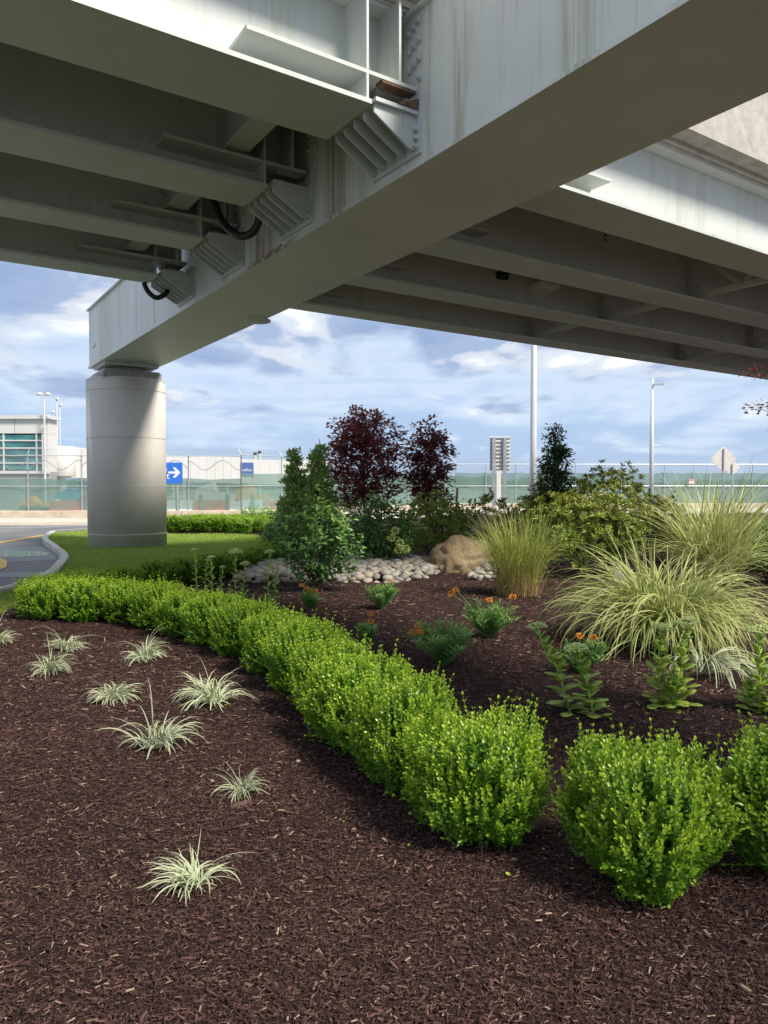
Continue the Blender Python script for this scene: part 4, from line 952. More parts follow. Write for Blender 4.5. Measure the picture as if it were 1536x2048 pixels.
# ------------------------------------------------------------------ boxwood hedges
def boxwood_mesh(seed, shoots, pairs, leaf, tpl, shoot_len, inner):
    r = np.random.default_rng(seed); b = Buf()
    n = int(shoots * 1.35); d = rdir(r, n); d = d[d[:, 2] > -0.72][:shoots]; n = len(d)
    ph = r.uniform(0, 6.28, 6)
    lump = r.uniform(.90, 1.04, n) + .09 * np.sin(3 * np.arctan2(d[:, 1], d[:, 0]) + ph[0]) + .07 * np.sin(7 * d[:, 2] + ph[1]) + .07 * np.sin(5 * d[:, 0] + ph[2]) * np.sin(6 * d[:, 1] + ph[3])
    pn = (np.abs(d) ** 3.4).sum(1) ** (1 / 3.4)
    rad = lump / pn
    body = np.array([.31, .31, .29])
    taper = np.where(d[:, 2] < .1, 1 + .24 * (d[:, 2] - .1), 1)[:, None] * np.array([1, 1, 0]) + np.array([0, 0, 1])
    C0 = np.array([0, 0, .29])
    S_ = C0 + d * rad[:, None] * body * taper
    up = np.array([0, 0, 1.])
    sd = nrm(.50 * d + (.85 - .25 * (d[:, 2:3] < -.2)) * up + .30 * rdir(r, n))
    ln = shoot_len * r.uniform(.65, 1.30, n) * np.where(r.random(n) < .16, 1.55, 1)
    base = S_ - sd * (np.minimum(ln, shoot_len * 1.1) * .75)[:, None]
    a1 = nrm(np.cross(sd, rdir(r, n))); a2 = np.cross(sd, a1); rn = r.random(n)
    for j in range(pairs):
        t = (j + .6) / pairs
        ax = a1 if j % 2 == 0 else a2
        for sg in (1, -1):
            p = base + sd * (ln * t)[:, None]
            dd = nrm(sg * ax * (.85 - .35 * t) + sd * (.45 + .5 * t) + .18 * rdir(r, n))
            sz = leaf * r.uniform(.75, 1.15, n) * (1 - .30 * t ** 3)
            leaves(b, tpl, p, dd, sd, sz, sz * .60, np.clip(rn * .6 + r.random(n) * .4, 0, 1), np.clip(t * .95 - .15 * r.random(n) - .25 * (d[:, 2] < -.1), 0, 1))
    leaves(b, STEM, base, sd, a1, ln * 1.0, .0034, rn * .5, .35)
    # older leaves deep inside
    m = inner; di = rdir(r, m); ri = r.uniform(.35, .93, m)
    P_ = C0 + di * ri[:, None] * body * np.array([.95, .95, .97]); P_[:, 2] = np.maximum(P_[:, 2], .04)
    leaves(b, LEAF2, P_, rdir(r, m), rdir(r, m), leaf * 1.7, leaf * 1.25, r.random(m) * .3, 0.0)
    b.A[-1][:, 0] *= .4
    f_ = b.mesh('foliage', M['box_hd'])
    s = Buf()
    for k in range(9):
        a = r.uniform(0, 6.28); q = r.uniform(.08, .2)
        s.tube([(0, 0, -.03), (q * .4 * math.cos(a), q * .4 * math.sin(a), .14), (q * math.cos(a), q * math.sin(a), .34)], [.012, .008, .004], 5)
    return f_, s.mesh('stem', M['twig'])
HD = [boxwood_mesh(20 + i, 1150, 7, .029, LEAF4, .15, 2200) for i in range(3)]
MD = [boxwood_mesh(40 + i, 900, 6, .033, LEAF2, .15, 1700) for i in range(3)]
LD = [boxwood_mesh(60 + i, 620, 4, .042, LEAF2, .13, 900) for i in range(2)]
def boxwood(x, y, w, h, var, label, group, i=0):
    root = empty('boxwood_shrub', (x, y, gz(x, y)), random.uniform(0, 6.28))
    root.scale = (w / .77 * random.uniform(.92, 1.10), w / .77 * random.uniform(.92, 1.10), h / .69 * random.uniform(.92, 1.07)); root.rotation_euler = (random.uniform(-.06, .06), random.uniform(-.06, .06), root.rotation_euler.z)
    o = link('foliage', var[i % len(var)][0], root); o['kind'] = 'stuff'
    link('stem', var[i % len(var)][1], root)
    tag(root, label, 'shrub', group); return root
G1 = 'boxwood shrubs of the curving front hedge'; G2 = 'boxwood shrubs of the hedge along the lawn'; G3 = 'boxwood shrubs of the hedge behind the column'
boxwood(1.05, 3.08, .74, .66, HD, 'full round boxwood shrub right of the gap in the front hedge', G1, 0)
boxwood(1.78, 3.22, .72, .66, HD, 'boxwood shrub at the end of the hedge, beyond the gap and the round one', G1, 1)
boxwood(.45, 3.50, .68, .60, HD, 'boxwood shrub ending the curving hedge, left of the gap', G1, 2)
boxwood(2.45, 3.45, .70, .66, HD, 'boxwood shrub at the far end of the short hedge piece past the gap', G1, 2)
mid = [(.14, 4.12, .66, .60), (-.12, 4.72, .68, .60), (-.36, 5.35, .66, .58), (-.62, 6.02, .68, .58), (-.92, 6.68, .70, .58), (-1.30, 7.28, .72, .58), (-1.72, 7.85, .74, .57), (-2.16, 8.42, .74, .56), (-2.62, 8.95, .74, .55), (-3.12, 9.30, .74, .54), (-3.62, 9.28, .72, .53), (-4.08, 9.25, .72, .53)]
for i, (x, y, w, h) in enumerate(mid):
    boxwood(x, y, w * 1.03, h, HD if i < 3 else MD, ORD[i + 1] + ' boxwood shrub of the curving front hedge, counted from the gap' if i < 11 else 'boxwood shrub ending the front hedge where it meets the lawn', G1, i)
back = [(-4.35, 9.95), (-4.12, 10.6), (-3.86, 11.25), (-3.58, 11.9), (-3.25, 12.55), (-2.95, 13.2), (-2.66, 13.85), (-2.42, 14.5), (-2.2, 15.2)]
for i, (x, y) in enumerate(back): boxwood(x, y, .80, .50, MD, ORD[len(back) - 1 - i] + ' boxwood of the rear lawn hedge, counted from the leafy shrubs', G2, i)
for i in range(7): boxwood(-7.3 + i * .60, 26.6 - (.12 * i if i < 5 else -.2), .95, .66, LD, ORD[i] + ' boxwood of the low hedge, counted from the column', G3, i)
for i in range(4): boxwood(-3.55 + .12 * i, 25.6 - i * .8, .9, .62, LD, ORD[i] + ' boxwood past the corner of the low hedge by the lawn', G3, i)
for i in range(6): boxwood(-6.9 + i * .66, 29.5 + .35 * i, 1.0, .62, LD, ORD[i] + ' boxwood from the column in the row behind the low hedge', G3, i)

# ------------------------------------------------------------------ sedges in the front bed
def sedge_mesh(seed, n=125):
    r = np.random.default_rng(seed); b = Buf()
    az = np.concatenate([r.uniform(0, 6.283, n // 2), r.normal(r.uniform(0, 6.28), .9, n - n // 2)]); rad = .065 * np.sqrt(r.random(n)); a2 = az + r.normal(0, 1.2, n); P_ = np.stack([rad * np.cos(a2), rad * np.sin(a2), np.full(n, .005)], -1)
    blades(b, r, P_, az + r.normal(0, .35, n), r.uniform(.7, 1.5, n), r.uniform(.14, .33, n), r.uniform(.007, .0125, n), r.uniform(1.2, 2.7, n), 8, wavy=.4)
    m = 6; az = r.uniform(0, 6.283, m)
    blades(b, r, np.zeros((m, 3)) + [0, 0, .005], az, r.uniform(1.0, 1.4, m), r.uniform(.36, .50, m), r.uniform(.004, .006, m), r.uniform(1.2, 1.9, m), 9)
    return b.mesh('blades', M['sedge'])
SG = [sedge_mesh(100 + i, 80 + 14 * i) for i in range(6)]
sed = [(-8, 1292, .95, 'variegated sedge tuft at the lawn edge of the mulch, half out of view'), (128, 1303, 1.0, 'variegated sedge tuft touching the one just in front of it, nearer the hedge'), (105, 1352, .95, 'variegated sedge tuft touching another, beside a small clod'),
       (290, 1330, .95, 'variegated sedge tuft standing alone nearest the curving hedge'), (222, 1405, .92, 'low spreading variegated sedge tuft in the middle of the mulch'), (425, 1415, 1.05, 'full variegated sedge tuft with yellow fallen leaves at its foot'),
       (308, 1503, 1.0, 'tall loose variegated sedge tuft between the full one and the lowest ones'), (485, 1582, .62, 'small variegated sedge tuft with one upright blade beside bare soil'), (385, 1765, .72, 'pale variegated sedge tuft farthest from the hedge')]
for i, (u, v, sc, lb) in enumerate(sed):
    g_ = gnd(u, v - 8, .02); root = empty('sedge', (g_.x, g_.y, gz(g_.x, g_.y)), random.uniform(0, 6.28)); root.scale = (sc * random.uniform(.9, 1.15), sc * random.uniform(.9, 1.15), sc * random.uniform(.8, 1.15)); root.rotation_euler = (random.uniform(-.16, .16), random.uniform(-.16, .16), root.rotation_euler.z)
    o = link('blades', SG[i % 6], root); o['kind'] = 'stuff'; tag(root, lb, 'sedge', 'variegated sedges in the front mulch')

# ------------------------------------------------------------------ tall grasses
def grass_clump(u, v, n, base_r, el, ln, wd, dr, mat, seed, label, name='ornamental_grass', m=10, bias=None, power=1.25, extra=None):
    r = np.random.default_rng(seed); b = Buf(); g_ = gnd(u, v, 0.0)
    def put(n, el, ln, dr, wd, br, azc=None):
        az = r.uniform(0, 6.283, n) if azc is None else r.normal(azc[0], azc[1], n); rad = br * np.sqrt(r.random(n)); a2 = az + r.normal(0, .9, n)
        P_ = np.stack([rad * np.cos(a2), rad * np.sin(a2), np.full(n, .0)], -1)
        blades(b, r, P_, az, r.uniform(*el, n), r.uniform(*ln, n), r.uniform(*wd, n), r.uniform(*dr, n), m, power=power, wavy=.3)
    put(n, el, ln, dr, wd, base_r)
    for e in (extra or []): put(*e)
    root = empty(name, (g_.x, g_.y, gz(g_.x, g_.y))); o = b.obj('blades', mat, root); o['kind'] = 'stuff'
    tag(root, label, 'grass', 'ornamental grass clumps'); return root
grass_clump(1035, 1190, 560, .30, (1.28, 1.62), (.55, 1.5), (.007, .013), (.1, 1.2), M['reed'], 201, 'upright straw based ornamental grass beside the tan boulder', m=10, power=2.0,
            extra=[(200, (1.25, 1.55), (.9, 1.45), (1.2, 2.6), (.007, .012), .32), (60, (.9, 1.35), (.3, .8), (1.2, 2.4), (.005, .008), .36)])
grass_clump(1330, 1290, 420, .34, (.95, 1.5), (.85, 1.5), (.016, .028), (1.5, 3.0), M['misc'], 202, 'wide arching variegated grass clump behind the flowering stonecrop', m=12, power=1.5,
            extra=[(170, (1.2, 1.55), (.8, 1.4), (.5, 1.6), (.016, .027), .30), (110, (.5, 1.0), (.8, 1.35), (1.2, 2.3), (.012, .020), .34), (120, (.9, 1.4), (.8, 1.3), (2.2, 3.4), (.014, .025), .34, (-1.6, .8)), (160, (.7, 1.4), (.3, .8), (.8, 2.0), (.008, .014), .38)])
grass_clump(1430, 1170, 330, .36, (1.22, 1.60), (1.3, 2.25), (.016, .030), (.4, 1.5), M['misc'], 203, 'tall variegated grass clump below the diamond signs', m=11, extra=[(120, (.9, 1.3), (1.2, 1.8), (1.4, 2.2), (.014, .024), .25)])
grass_clump(1400, 1350, 8, .06, (1.0, 1.3), (.5, .8), (.012, .018), (2.2, 3.2), M['sedge'], 204, 'drooping white edged grass tuft right of the paired stonecrop', 'drooping_grass', m=10, extra=[(42, (.9, 1.35), (.55, .85), (2.3, 3.3), (.010, .018), .06, (-1.2, .45)), (8, (.5, .8), (.5, .7), (1.2, 1.8), (.010, .015), .05, (-.2, .4))])

# ------------------------------------------------------------------ stonecrop with flower heads
def sedum_leaf_mesh():
    v = np.array([[0, 0, 0], [.3, -.28, .04], [.7, -.40, .07], [.95, -.18, .04], [1.0, 0, .0], [.95, .18, .04], [.7, .40, .07], [.3, .28, .04], [.35, 0, -.03], [.72, 0, .0],
                  [.3, 0, -.09], [.72, 0, -.07]])
    v[:, 1] *= .9
    f = [(0, 1, 8), (1, 2, 9, 8), (2, 3, 9), (3, 4, 9), (4, 5, 9), (5, 6, 9), (6, 7, 8, 9), (7, 0, 8), (1, 0, 10), (2, 1, 10, 11), (3, 2, 11), (4, 3, 11), (5, 4, 11), (6, 5, 11), (7, 6, 11, 10), (0, 7, 10)]
    out = []
    for k in range(4):
        b = Buf(); b.add(v, f, .1 + .27 * k, np.clip(v[:, 0] * .9, 0, 1)); out.append(b.mesh('leaf', M['sedum'], True))
    return out
SLEAF = sedum_leaf_mesh()
def head_mesh(seed):
    r = np.random.default_rng(seed); b = Buf(); n = 210
    a = r.uniform(0, 6.28, n); q = np.sqrt(r.random(n)); x = q * np.cos(a); y = q * np.sin(a); z = .42 * (1 - q ** 2) + r.normal(0, .05, n)
    ico = np.array([[1, 0, 0], [-1, 0, 0], [0, 1, 0], [0, -1, 0], [0, 0, 1], [0, 0, -1.]]); fc = np.array([[0, 2, 4], [2, 1, 4], [1, 3, 4], [3, 0, 4], [2, 0, 5], [1, 2, 5], [3, 1, 5], [0, 3, 5]])
    P_ = np.stack([x, y, z], -1); s_ = r.uniform(.07, .115, n)
    v = P_[:, None] + ico[None] * s_[:, None, None]
    b.add(v.reshape(-1, 3), ((np.arange(n) * 6)[:, None, None] + fc[None]).reshape(-1, 3), np.repeat(r.random(n), 6), np.repeat(np.clip(z * 1.6, 0, 1), 6))
    for k in range(14):
        i = r.integers(n); b.tube([(0, 0, -.75), (x[i] * .5, y[i] * .5, -.25), (x[i], y[i], z[i])], .03, 4, .2)
    return b.mesh('flower_head', M['sedum_head'])
HEADS = [head_mesh(i) for i in range(2)]
def sedum(base, stems, label, nleaf=30, group='stonecrop plants with pale green flower heads', name='stonecrop'):
    root = empty(name, base)
    for (dx, dy, tx, ty, hgt, hr, ls) in stems:
        P0 = Vector((dx, dy, -.02)); P3 = Vector((tx, ty, hgt)); Pm = P0.lerp(P3, .5) + Vector(((dx - tx) * .12, 0, .03))
        pts = [P0, P0.lerp(Pm, .6), Pm, Pm.lerp(P3, .55), P3]
        b = Buf(); b.tube(pts, [.009, .008, .007, .006, .005], 6, .3); stm = b.obj('stem', M['sedum'], root, True)
        cum = [0]; 
        for i in range(4): cum.append(cum[-1] + (pts[i + 1] - pts[i]).length)
        ga = random.uniform(0, 6)
        for k in range(nleaf):
            f = (.06 + .90 * (k / nleaf) ** 1.05); sl = f * cum[-1]; i = max(j for j in range(4) if cum[j] <= sl + 1e-9)
            p_ = pts[i].lerp(pts[i + 1], (sl - cum[i]) / (cum[i + 1] - cum[i])); ga += 2.4
            el = -.05 + .95 * f + random.uniform(-.25, .3)
            d = Vector((math.cos(ga) * math.cos(el), math.sin(ga) * math.cos(el), math.sin(el)))
            o = link('leaf', SLEAF[random.randrange(4)], stm); o.location = p_
            o.rotation_euler = (Matrix((d, Vector((0, 0, 1)).cross(d).normalized(), d.cross(Vector((0, 0, 1)).cross(d).normalized()))).transposed()).to_euler()
            L_ = ls * (1.0 - .60 * f ** 1.8) * random.uniform(.85, 1.15); o.scale = (L_, L_ * .85, L_ * .55)
        if hr > 0:
            o = link('flower_head', HEADS[random.randrange(2)], stm); o.location = P3 + Vector((0, 0, hr * .35)); o.scale = (hr, hr, hr * .95); o.rotation_euler = (random.uniform(-.15, .15), random.uniform(-.15, .15), random.uniform(0, 6))
    tag(root, label, 'plant', group); return root
def gpt(u, v): q = gnd(u, v, 0.0); return Vector((q.x, q.y, gz(q.x, q.y)))
sedum(gpt(1145, 1425), [(0.0, .02, -.20, .28, .55, .075, .145), (.14, -.06, .05, .12, .42, .085, .15)], 'leaning stonecrop with two pale heads and yellowing lower leaves', 34)
sedum(gpt(1325, 1418), [(-.03, 0, 0.0, .04, .54, .080, .14), (.13, .02, .20, .10, .56, .095, .15), (.05, -.03, .09, -.06, .24, 0, .14)], 'bushy stonecrop with two heads in front of the arching grass', 36)
sedum(gpt(1520, 1430), [(0.0, 0, .01, .05, .54, .085, .15), (.16, .0, .22, .05, .46, .08, .15), (-.02, .08, -.04, .1, .2, 0, .13)], 'stonecrop with pale head beside the end of the hedge', 36)
G5 = 'stonecrop stems behind the front hedge'
for u, v, hv, hr, lb in ((395, 1185, 1103, .055, 'short pale stonecrop stem behind the hedge, farthest from the leafy shrub'), (425, 1195, 1118, .06, 'pale stonecrop stem rising behind the hedge, second from the lawn side'), (470, 1200, 1110, .10, 'broad headed pale stonecrop rising behind the hedge'), (535, 1200, 1108, .07, 'pale stonecrop stem behind the hedge closest to the leafy shrub')):
    B_ = gpt(u, v + 20); hh = at(u, hv, B_.y).z - B_.z
    sedum(B_, [(0, 0, random.uniform(-.04, .04), 0, hh, hr, .11), (.08, .05, .12, .08, hh * .8, hr * .7, .10)], lb, 26, G5)

# ------------------------------------------------------------------ butterfly weed
def milkweed(u, v, wd, ht, stems, flowers, label, seed):
    r = np.random.default_rng(seed); B_ = gpt(u, v); root = empty('butterfly_weed', B_); b = Buf(); s = Buf(); tips = []
    for k in range(stems):
        a = r.uniform(0, 6.28); q = wd * .5 * math.sqrt(r.random()) * 1.05; h = ht * r.uniform(.65, 1.0) * (1 - .35 * (q / (wd * .55)) ** 2)
        tip = np.array([q * math.cos(a), q * math.sin(a), max(h, .06)]); m = 34
        t = np.linspace(.08, 1, m)[:, None]; P_ = tip * np.concatenate([t ** 1.0, t ** 1.0, np.minimum(1, t ** .8)], 1)
        ax = nrm(np.gradient(P_, axis=0)); ga = np.arange(m) * 2.4 + r.uniform(0, 6)
        d = np.stack([np.cos(ga), np.sin(ga), np.full(m, .35)], -1) + ax * .35
        L_ = r.uniform(.07, .11, m) * (1 - .35 * t[:, 0] ** 4)
        leaves(b, LEAF2, P_, d, ax + .2 * rdir(r, m), L_, L_ * .20, r.random(m), t[:, 0] * .9)
        s.tube([(0, 0, -.02), tuple(tip * .5 + [0, 0, .02]), tuple(tip)], [.004, .0035, .0025], 4); tips.append(tip)
    o = b.obj('foliage', M['milk'], root); o['kind'] = 'stuff'; s.obj('stem', M['milk'], root)
    for (fx, fz, fy, fr) in flowers:
        f = Buf(); n = 60; P_ = rdir(r, n) * fr * np.array([1, 1, .6]) * r.uniform(.5, 1, (n, 1))
        leaves(f, LEAF2, P_, nrm(P_) + .4 * rdir(r, n), rdir(r, n), .018, .012, r.random(n), r.random(n))
        c = np.array([fx, fy, fz]); f.V = [x + c for x in f.V]
        near = min(tips, key=lambda q: np.linalg.norm(q - c))
        f.obj('flower_cluster', M['orange'], root)
        s2 = Buf(); s2.tube([tuple(near * .6), tuple((near * .6 + c) / 2 + [0, 0, .03]), tuple(c)], .003, 4); s2.obj('flower_stem', M['milk'], root)
    tag(root, label, 'plant', 'butterfly weed plants')
milkweed(765, 1222, .50, .40, 24, [(.12, .37, 0, .035)], 'butterfly weed with one orange cluster near the stones', 1)
milkweed(885, 1335, .58, .44, 30, [(-.22, .36, 0, .03), (-.26, .30, .02, .03), (-.2, .31, -.02, .025)], 'bluish green butterfly weed with orange clusters on its left', 2)
milkweed(975, 1280, .60, .42, 28, [(-.38, .46, 0, .04), (-.33, .50, .02, .03), (.02, .40, 0, .03), (.26, .43, 0, .035)], 'wide butterfly weed with orange clusters on both sides, below the upright grass', 3)
milkweed(1165, 1345, .46, .32, 18, [(-.02, .32, .02, .03), (.09, .31, 0, .03), (.05, .26, -.02, .03)], 'small butterfly weed with orange clusters between stonecrop and arching grass', 4)
milkweed(735, 1290, .24, .26, 10, [(.03, .30, 0, .03), (.03, .23, 0, .035)], 'butterfly weed with orange clusters half hidden by the hedge', 5)
milkweed(620, 1225, .34, .30, 14, [(-.10, .34, 0, .03), (.0, .25, 0, .035), (.07, .27, 0, .03), (-.04, .30, 0, .03)], 'butterfly weed with orange clusters at the foot of the leafy shrub', 6)

# ------------------------------------------------------------------ broadleaf shrubs
def shrub(name, u, v, W2, H, D2, nsh, per, leaf, asp, mat, seed, label, cat='shrub', whorl=False, zmin=.12, red=None, stems=14, up=.55, tpl=LEAF4, Yd=None, openb=0.0):
    r = np.random.default_rng(seed); B_ = gpt(u, v) if Yd is None else Vector(((u - 768) / 1540 * Yd, Yd, gz((u - 768) / 1540 * Yd, Yd)))
    root = empty(name, B_); b = Buf(); rb = Buf()
    d = rdir(r, nsh * 2); d = d[d[:, 2] > -.75][:nsh]; n = len(d); ph = r.uniform(0, 6.28, 4)
    lump = r.uniform(.85, 1.12, n) + .18 * np.sin(3.1 * np.arctan2(d[:, 1], d[:, 0]) + ph[0]) * np.cos(2.3 * d[:, 2] + ph[1]) + .10 * np.sin(6 * d[:, 0] + ph[2]) * np.sin(5 * d[:, 2] + ph[3])
    rad = lump * r.uniform(.45, 1.0, n) ** .45
    C0 = np.array([0, 0, H * .53]); tip = C0 + d * rad[:, None] * np.array([W2, D2, H * .5])
    tap = np.clip(tip[:, 2] / H, 0, 1); sc = 1 - openb * (1 - np.clip(tap * 1.8, 0, 1)); tip[:, 0] *= sc; tip[:, 1] *= sc
    tip[:, 2] = np.maximum(tip[:, 2], zmin * r.uniform(.8, 1.6, n))
    sd = nrm(d * .7 + np.array([0, 0, up]) + .35 * rdir(r, n)); rn = r.random(n)
    a1 = nrm(np.cross(sd, rdir(r, n))); a2 = np.cross(sd, a1)
    for j in range(per):
        if whorl:
            g = 2 * np.pi * j / per + r.uniform(-.3, .3, n); rdl = a1 * np.cos(g)[:, None] + a2 * np.sin(g)[:, None]
            P_ = tip + sd * r.uniform(-.03, .02, n)[:, None]; dd = rdl * .85 + sd * r.uniform(.25, .95, n)[:, None]; t = .35 + .4 * r.random(n)
        else:
            t = np.full(n, (j + .5) / per); g = j * 1.57 + r.uniform(-.4, .4, n); rdl = a1 * np.cos(g)[:, None] + a2 * np.sin(g)[:, None]
            P_ = tip + sd * ((t - 1) * leaf * per * .45)[:, None]; dd = rdl * .8 + sd * .5 - np.array([0, 0, .18])
        sz = leaf * r.uniform(.7, 1.15, n); isr = (r.random(n) < (red or 0))
        nn = sd + .3 * rdir(r, n)
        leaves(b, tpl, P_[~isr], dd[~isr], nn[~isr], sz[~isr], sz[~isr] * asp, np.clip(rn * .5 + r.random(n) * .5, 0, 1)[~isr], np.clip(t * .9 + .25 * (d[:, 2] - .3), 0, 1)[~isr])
        if isr.any(): leaves(rb, tpl, P_[isr], dd[isr], nn[isr], sz[isr], sz[isr] * asp, r.random(isr.sum()), r.random(isr.sum()))
    o = b.obj('foliage', mat, root); o['kind'] = 'stuff'
    if rb.n: o = rb.obj('bronze_leaves', M['rhodo_red'], root); o['kind'] = 'stuff'
    for k in range(stems):
        s = Buf()
        i = r.integers(n); e = tip[i]; mid_ = e * .5 * np.array([.7, .7, 1]) + r.normal(0, .03, 3)
        a = r.uniform(0, 6.28); s.tube([(.08 * math.cos(a), .08 * math.sin(a), -.03), tuple(mid_), tuple(e * .97)], [.014, .010, .004], 5); s.obj('stem', M['twig'], root)
    tag(root, label, cat); return root
shrub('leafy_shrub', 634, 1182, .74, 1.50, .62, 360, 6, .105, .50, M['viburnum'], 301, 'big dark green broad leaved shrub standing in the mulch by the hedge', up=.95, openb=.55, stems=16, zmin=.2)
shrub('leafy_shrub', 765, 1125, .72, 1.45, .6, 360, 6, .11, .46, M['viburnum'], 302, 'dark green broad leaved shrub behind the river stones', Yd=14.6, openb=.2)
shrub('leafy_shrub', 560, 1100, .5, .95, .5, 160, 6, .11, .5, M['viburnum'], 303, 'low dark leafy shrub at the end of the lawn hedge', Yd=17.5, openb=.2)
shrub('rhododendron', 868, 1110, .80, 1.35, .6, 430, 10, .105, .32, M['rhodo'], 311, 'olive rhododendron with bronze leaves behind the tan boulder', whorl=True, red=.10, Yd=16.2)
shrub('rhododendron', 1160, 1120, 1.05, 1.45, .8, 760, 10, .10, .32, M['rhodo'], 312, 'large olive rhododendron mounding behind the upright grass', whorl=True, red=.10, Yd=13.6)
shrub('rhododendron', 1215, 1080, .85, 1.92, .7, 600, 10, .10, .32, M['rhodo'], 313, 'tallest rhododendron with yellow green tips behind the large one', whorl=True, red=.18, Yd=15.3)
shrub('rhododendron', 1318, 1080, .60, 1.35, .6, 380, 10, .10, .32, M['rhodo'], 314, 'rhododendron with bronze leaves beside the black stake', whorl=True, red=.30, Yd=16.3)
shrub('rhododendron', 985, 1060, .62, 1.35, .5, 180, 9, .12, .30, M['rhodo'], 315, 'rhododendron below the panel sign posts', whorl=True, red=.2, Yd=19.5)
shrub('rhododendron', 1060, 1060, .55, 1.30, .5, 150, 9, .12, .30, M['rhodo'], 316, 'rhododendron at the foot of the conical dark tree', whorl=True, red=.3, Yd=19.0)
shrub('leafy_shrub', 1545, 1130, .55, 1.0, .5, 200, 6, .10, .5, M['viburnum'], 317, 'dark green shrub behind the tall variegated grass, cut by the frame', Yd=12.8)
shrub('leafy_shrub', 900, 1040, .8, 1.25, .5, 220, 6, .11, .45, M['viburnum'], 318, 'green shrub behind the rhododendron under the purple trees', Yd=19.0)
shrub('leafy_shrub', 700, 1040, .8, 1.3, .5, 220, 6, .11, .42, M['milk'], 319, 'pale green shrub under the larger purple tree', Yd=18.2)
shrub('leafy_shrub', 520, 1045, 1.1, .85, .5, 240, 6, .10, .5, M['milk'], 320, 'light green spreading shrub beyond the low hedge', Yd=30.5)
# hydrangea blooms on the shrub by the stones
r = np.random.default_rng(77)
for u, v in ((790, 1062), (800, 1085), (797, 1100), (812, 1098), (783, 1075)):
    c = at(u, v, 14.0); b = Buf(); n = 90; P_ = rdir(r, n) * .06 * r.uniform(.7, 1, (n, 1)); leaves(b, LEAF2, P_, nrm(P_) + .5 * rdir(r, n), rdir(r, n), .035, .03, r.random(n), r.random(n)); 
    par = [o for o in bpy.data.objects if o.name.startswith('leafy_shrub') and abs(o.location.y - 14.6) < .2][0]
    o = b.obj('bloom', M['sedum_head'], par); o.location = c - par.location

# ------------------------------------------------------------------ trees
def tree(name, u, Y, W2, z0, z1, D2, ncl, per, leaf, asp, mat, seed, label, tpl, trunk_r=.035, shape='round', crad=.2, droop=.15, x=None, lean=0.0):
    r = np.random.default_rng(seed); X = (u - 768) / 1540 * Y if x is None else x; root = empty(name, (X, Y, gz(X, Y)))
    tb = Buf(); b = Buf()
    H = z1 - z0; m = 9
    tr = [(lean * k / m + .03 * math.sin(k * 1.3 + seed), .03 * math.cos(k * 1.1 + seed), -.05 + (z1 - .15) * k / m) for k in range(m + 1)]
    tb.tube(tr, [trunk_r * (1 - .8 * k / m) for k in range(m + 1)], 8)
    cs = []; tries = 0
    while len(cs) < ncl and tries < 40000:
        tries += 1; q = r.uniform(-1, 1, 3)
        t = (q[2] + 1) / 2
        if shape == 'round': lim = math.sqrt(max(0, 1 - abs(q[2]) ** 2.4)) * (1 + .18 * math.sin(4 * q[2] * 2 + 3 * math.atan2(q[1], q[0]) + seed))
        elif shape == 'cone': lim = (1 - t) ** .8 * (.80 + .28 * math.sin(t * 19 + seed) * math.sin(2 * math.atan2(q[1], q[0]) + seed)) + .05
        else: lim = (1 - t ** 1.6) * (.9 + .2 * math.sin(t * 9 + seed)) + .06
        rr = math.hypot(q[0], q[1])
        if rr > lim or (rr < lim * .35 and r.random() < .5): continue
        if cs and min(((q - c_)[0] ** 2 + (q - c_)[1] ** 2 + ((q - c_)[2] * H / (2 * W2)) ** 2) for c_ in cs) < (.10 if shape != 'cone' else .03) and r.random() < .75: continue
        cs.append(q)
    for q in cs:
        c = np.array([q[0] * W2 + lean * .8, q[1] * D2, z0 + H * (q[2] + 1) / 2]); zb = max(z0 * .75, c[2] - .35 * math.hypot(c[0], c[1]) - .25)
        k = zb / z1 * m; i = int(min(k, m - 1)); st = np.array(tr[i]) + (np.array(tr[i + 1]) - np.array(tr[i])) * (k - i)
        mid_ = (st + c) / 2 + [0, 0, .06]
        tb.tube([tuple(st), tuple(mid_), tuple(c)], [trunk_r * .3, trunk_r * .2, .004], 4)
        n = per; off = rdir(r, n) * crad * (r.random((n, 1)) ** .5) * np.array([1.25, 1.25, .7]); P_ = c + off
        out = np.array([q[0], q[1], 0.15]); 
        if shape in ('round', 'oak'): dd = nrm(off) * .7 + out * .6 - np.array([0, 0, droop]) + .4 * rdir(r, n)
        else: dd = out * 1.1 + np.array([0, 0, .8]) + .8 * rdir(r, n)
        L_ = leaf * r.uniform(.7, 1.2, n)
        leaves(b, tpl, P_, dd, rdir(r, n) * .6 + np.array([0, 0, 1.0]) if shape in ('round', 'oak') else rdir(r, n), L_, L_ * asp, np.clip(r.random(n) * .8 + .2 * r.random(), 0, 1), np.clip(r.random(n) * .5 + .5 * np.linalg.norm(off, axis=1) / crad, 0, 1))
    tb.obj('trunk', M['bark'], root); o = b.obj('crown', mat, root); o['kind'] = 'stuff'
    tag(root, label, 'tree'); return root
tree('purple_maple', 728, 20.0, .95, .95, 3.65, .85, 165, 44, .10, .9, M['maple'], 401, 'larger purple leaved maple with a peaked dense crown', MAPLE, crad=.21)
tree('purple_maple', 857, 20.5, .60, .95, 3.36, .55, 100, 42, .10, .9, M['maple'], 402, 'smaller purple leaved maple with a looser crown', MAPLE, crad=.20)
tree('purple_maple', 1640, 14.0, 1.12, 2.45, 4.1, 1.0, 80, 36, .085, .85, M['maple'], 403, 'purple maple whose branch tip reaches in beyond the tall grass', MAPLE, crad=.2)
tree('arborvitae', 590, 19.5, .52, .15, 2.72, .45, 230, 34, .12, .38, M['arbor'], 411, 'slim pale green arborvitae left of the taller one', LEAF2, shape='cone', crad=.12)
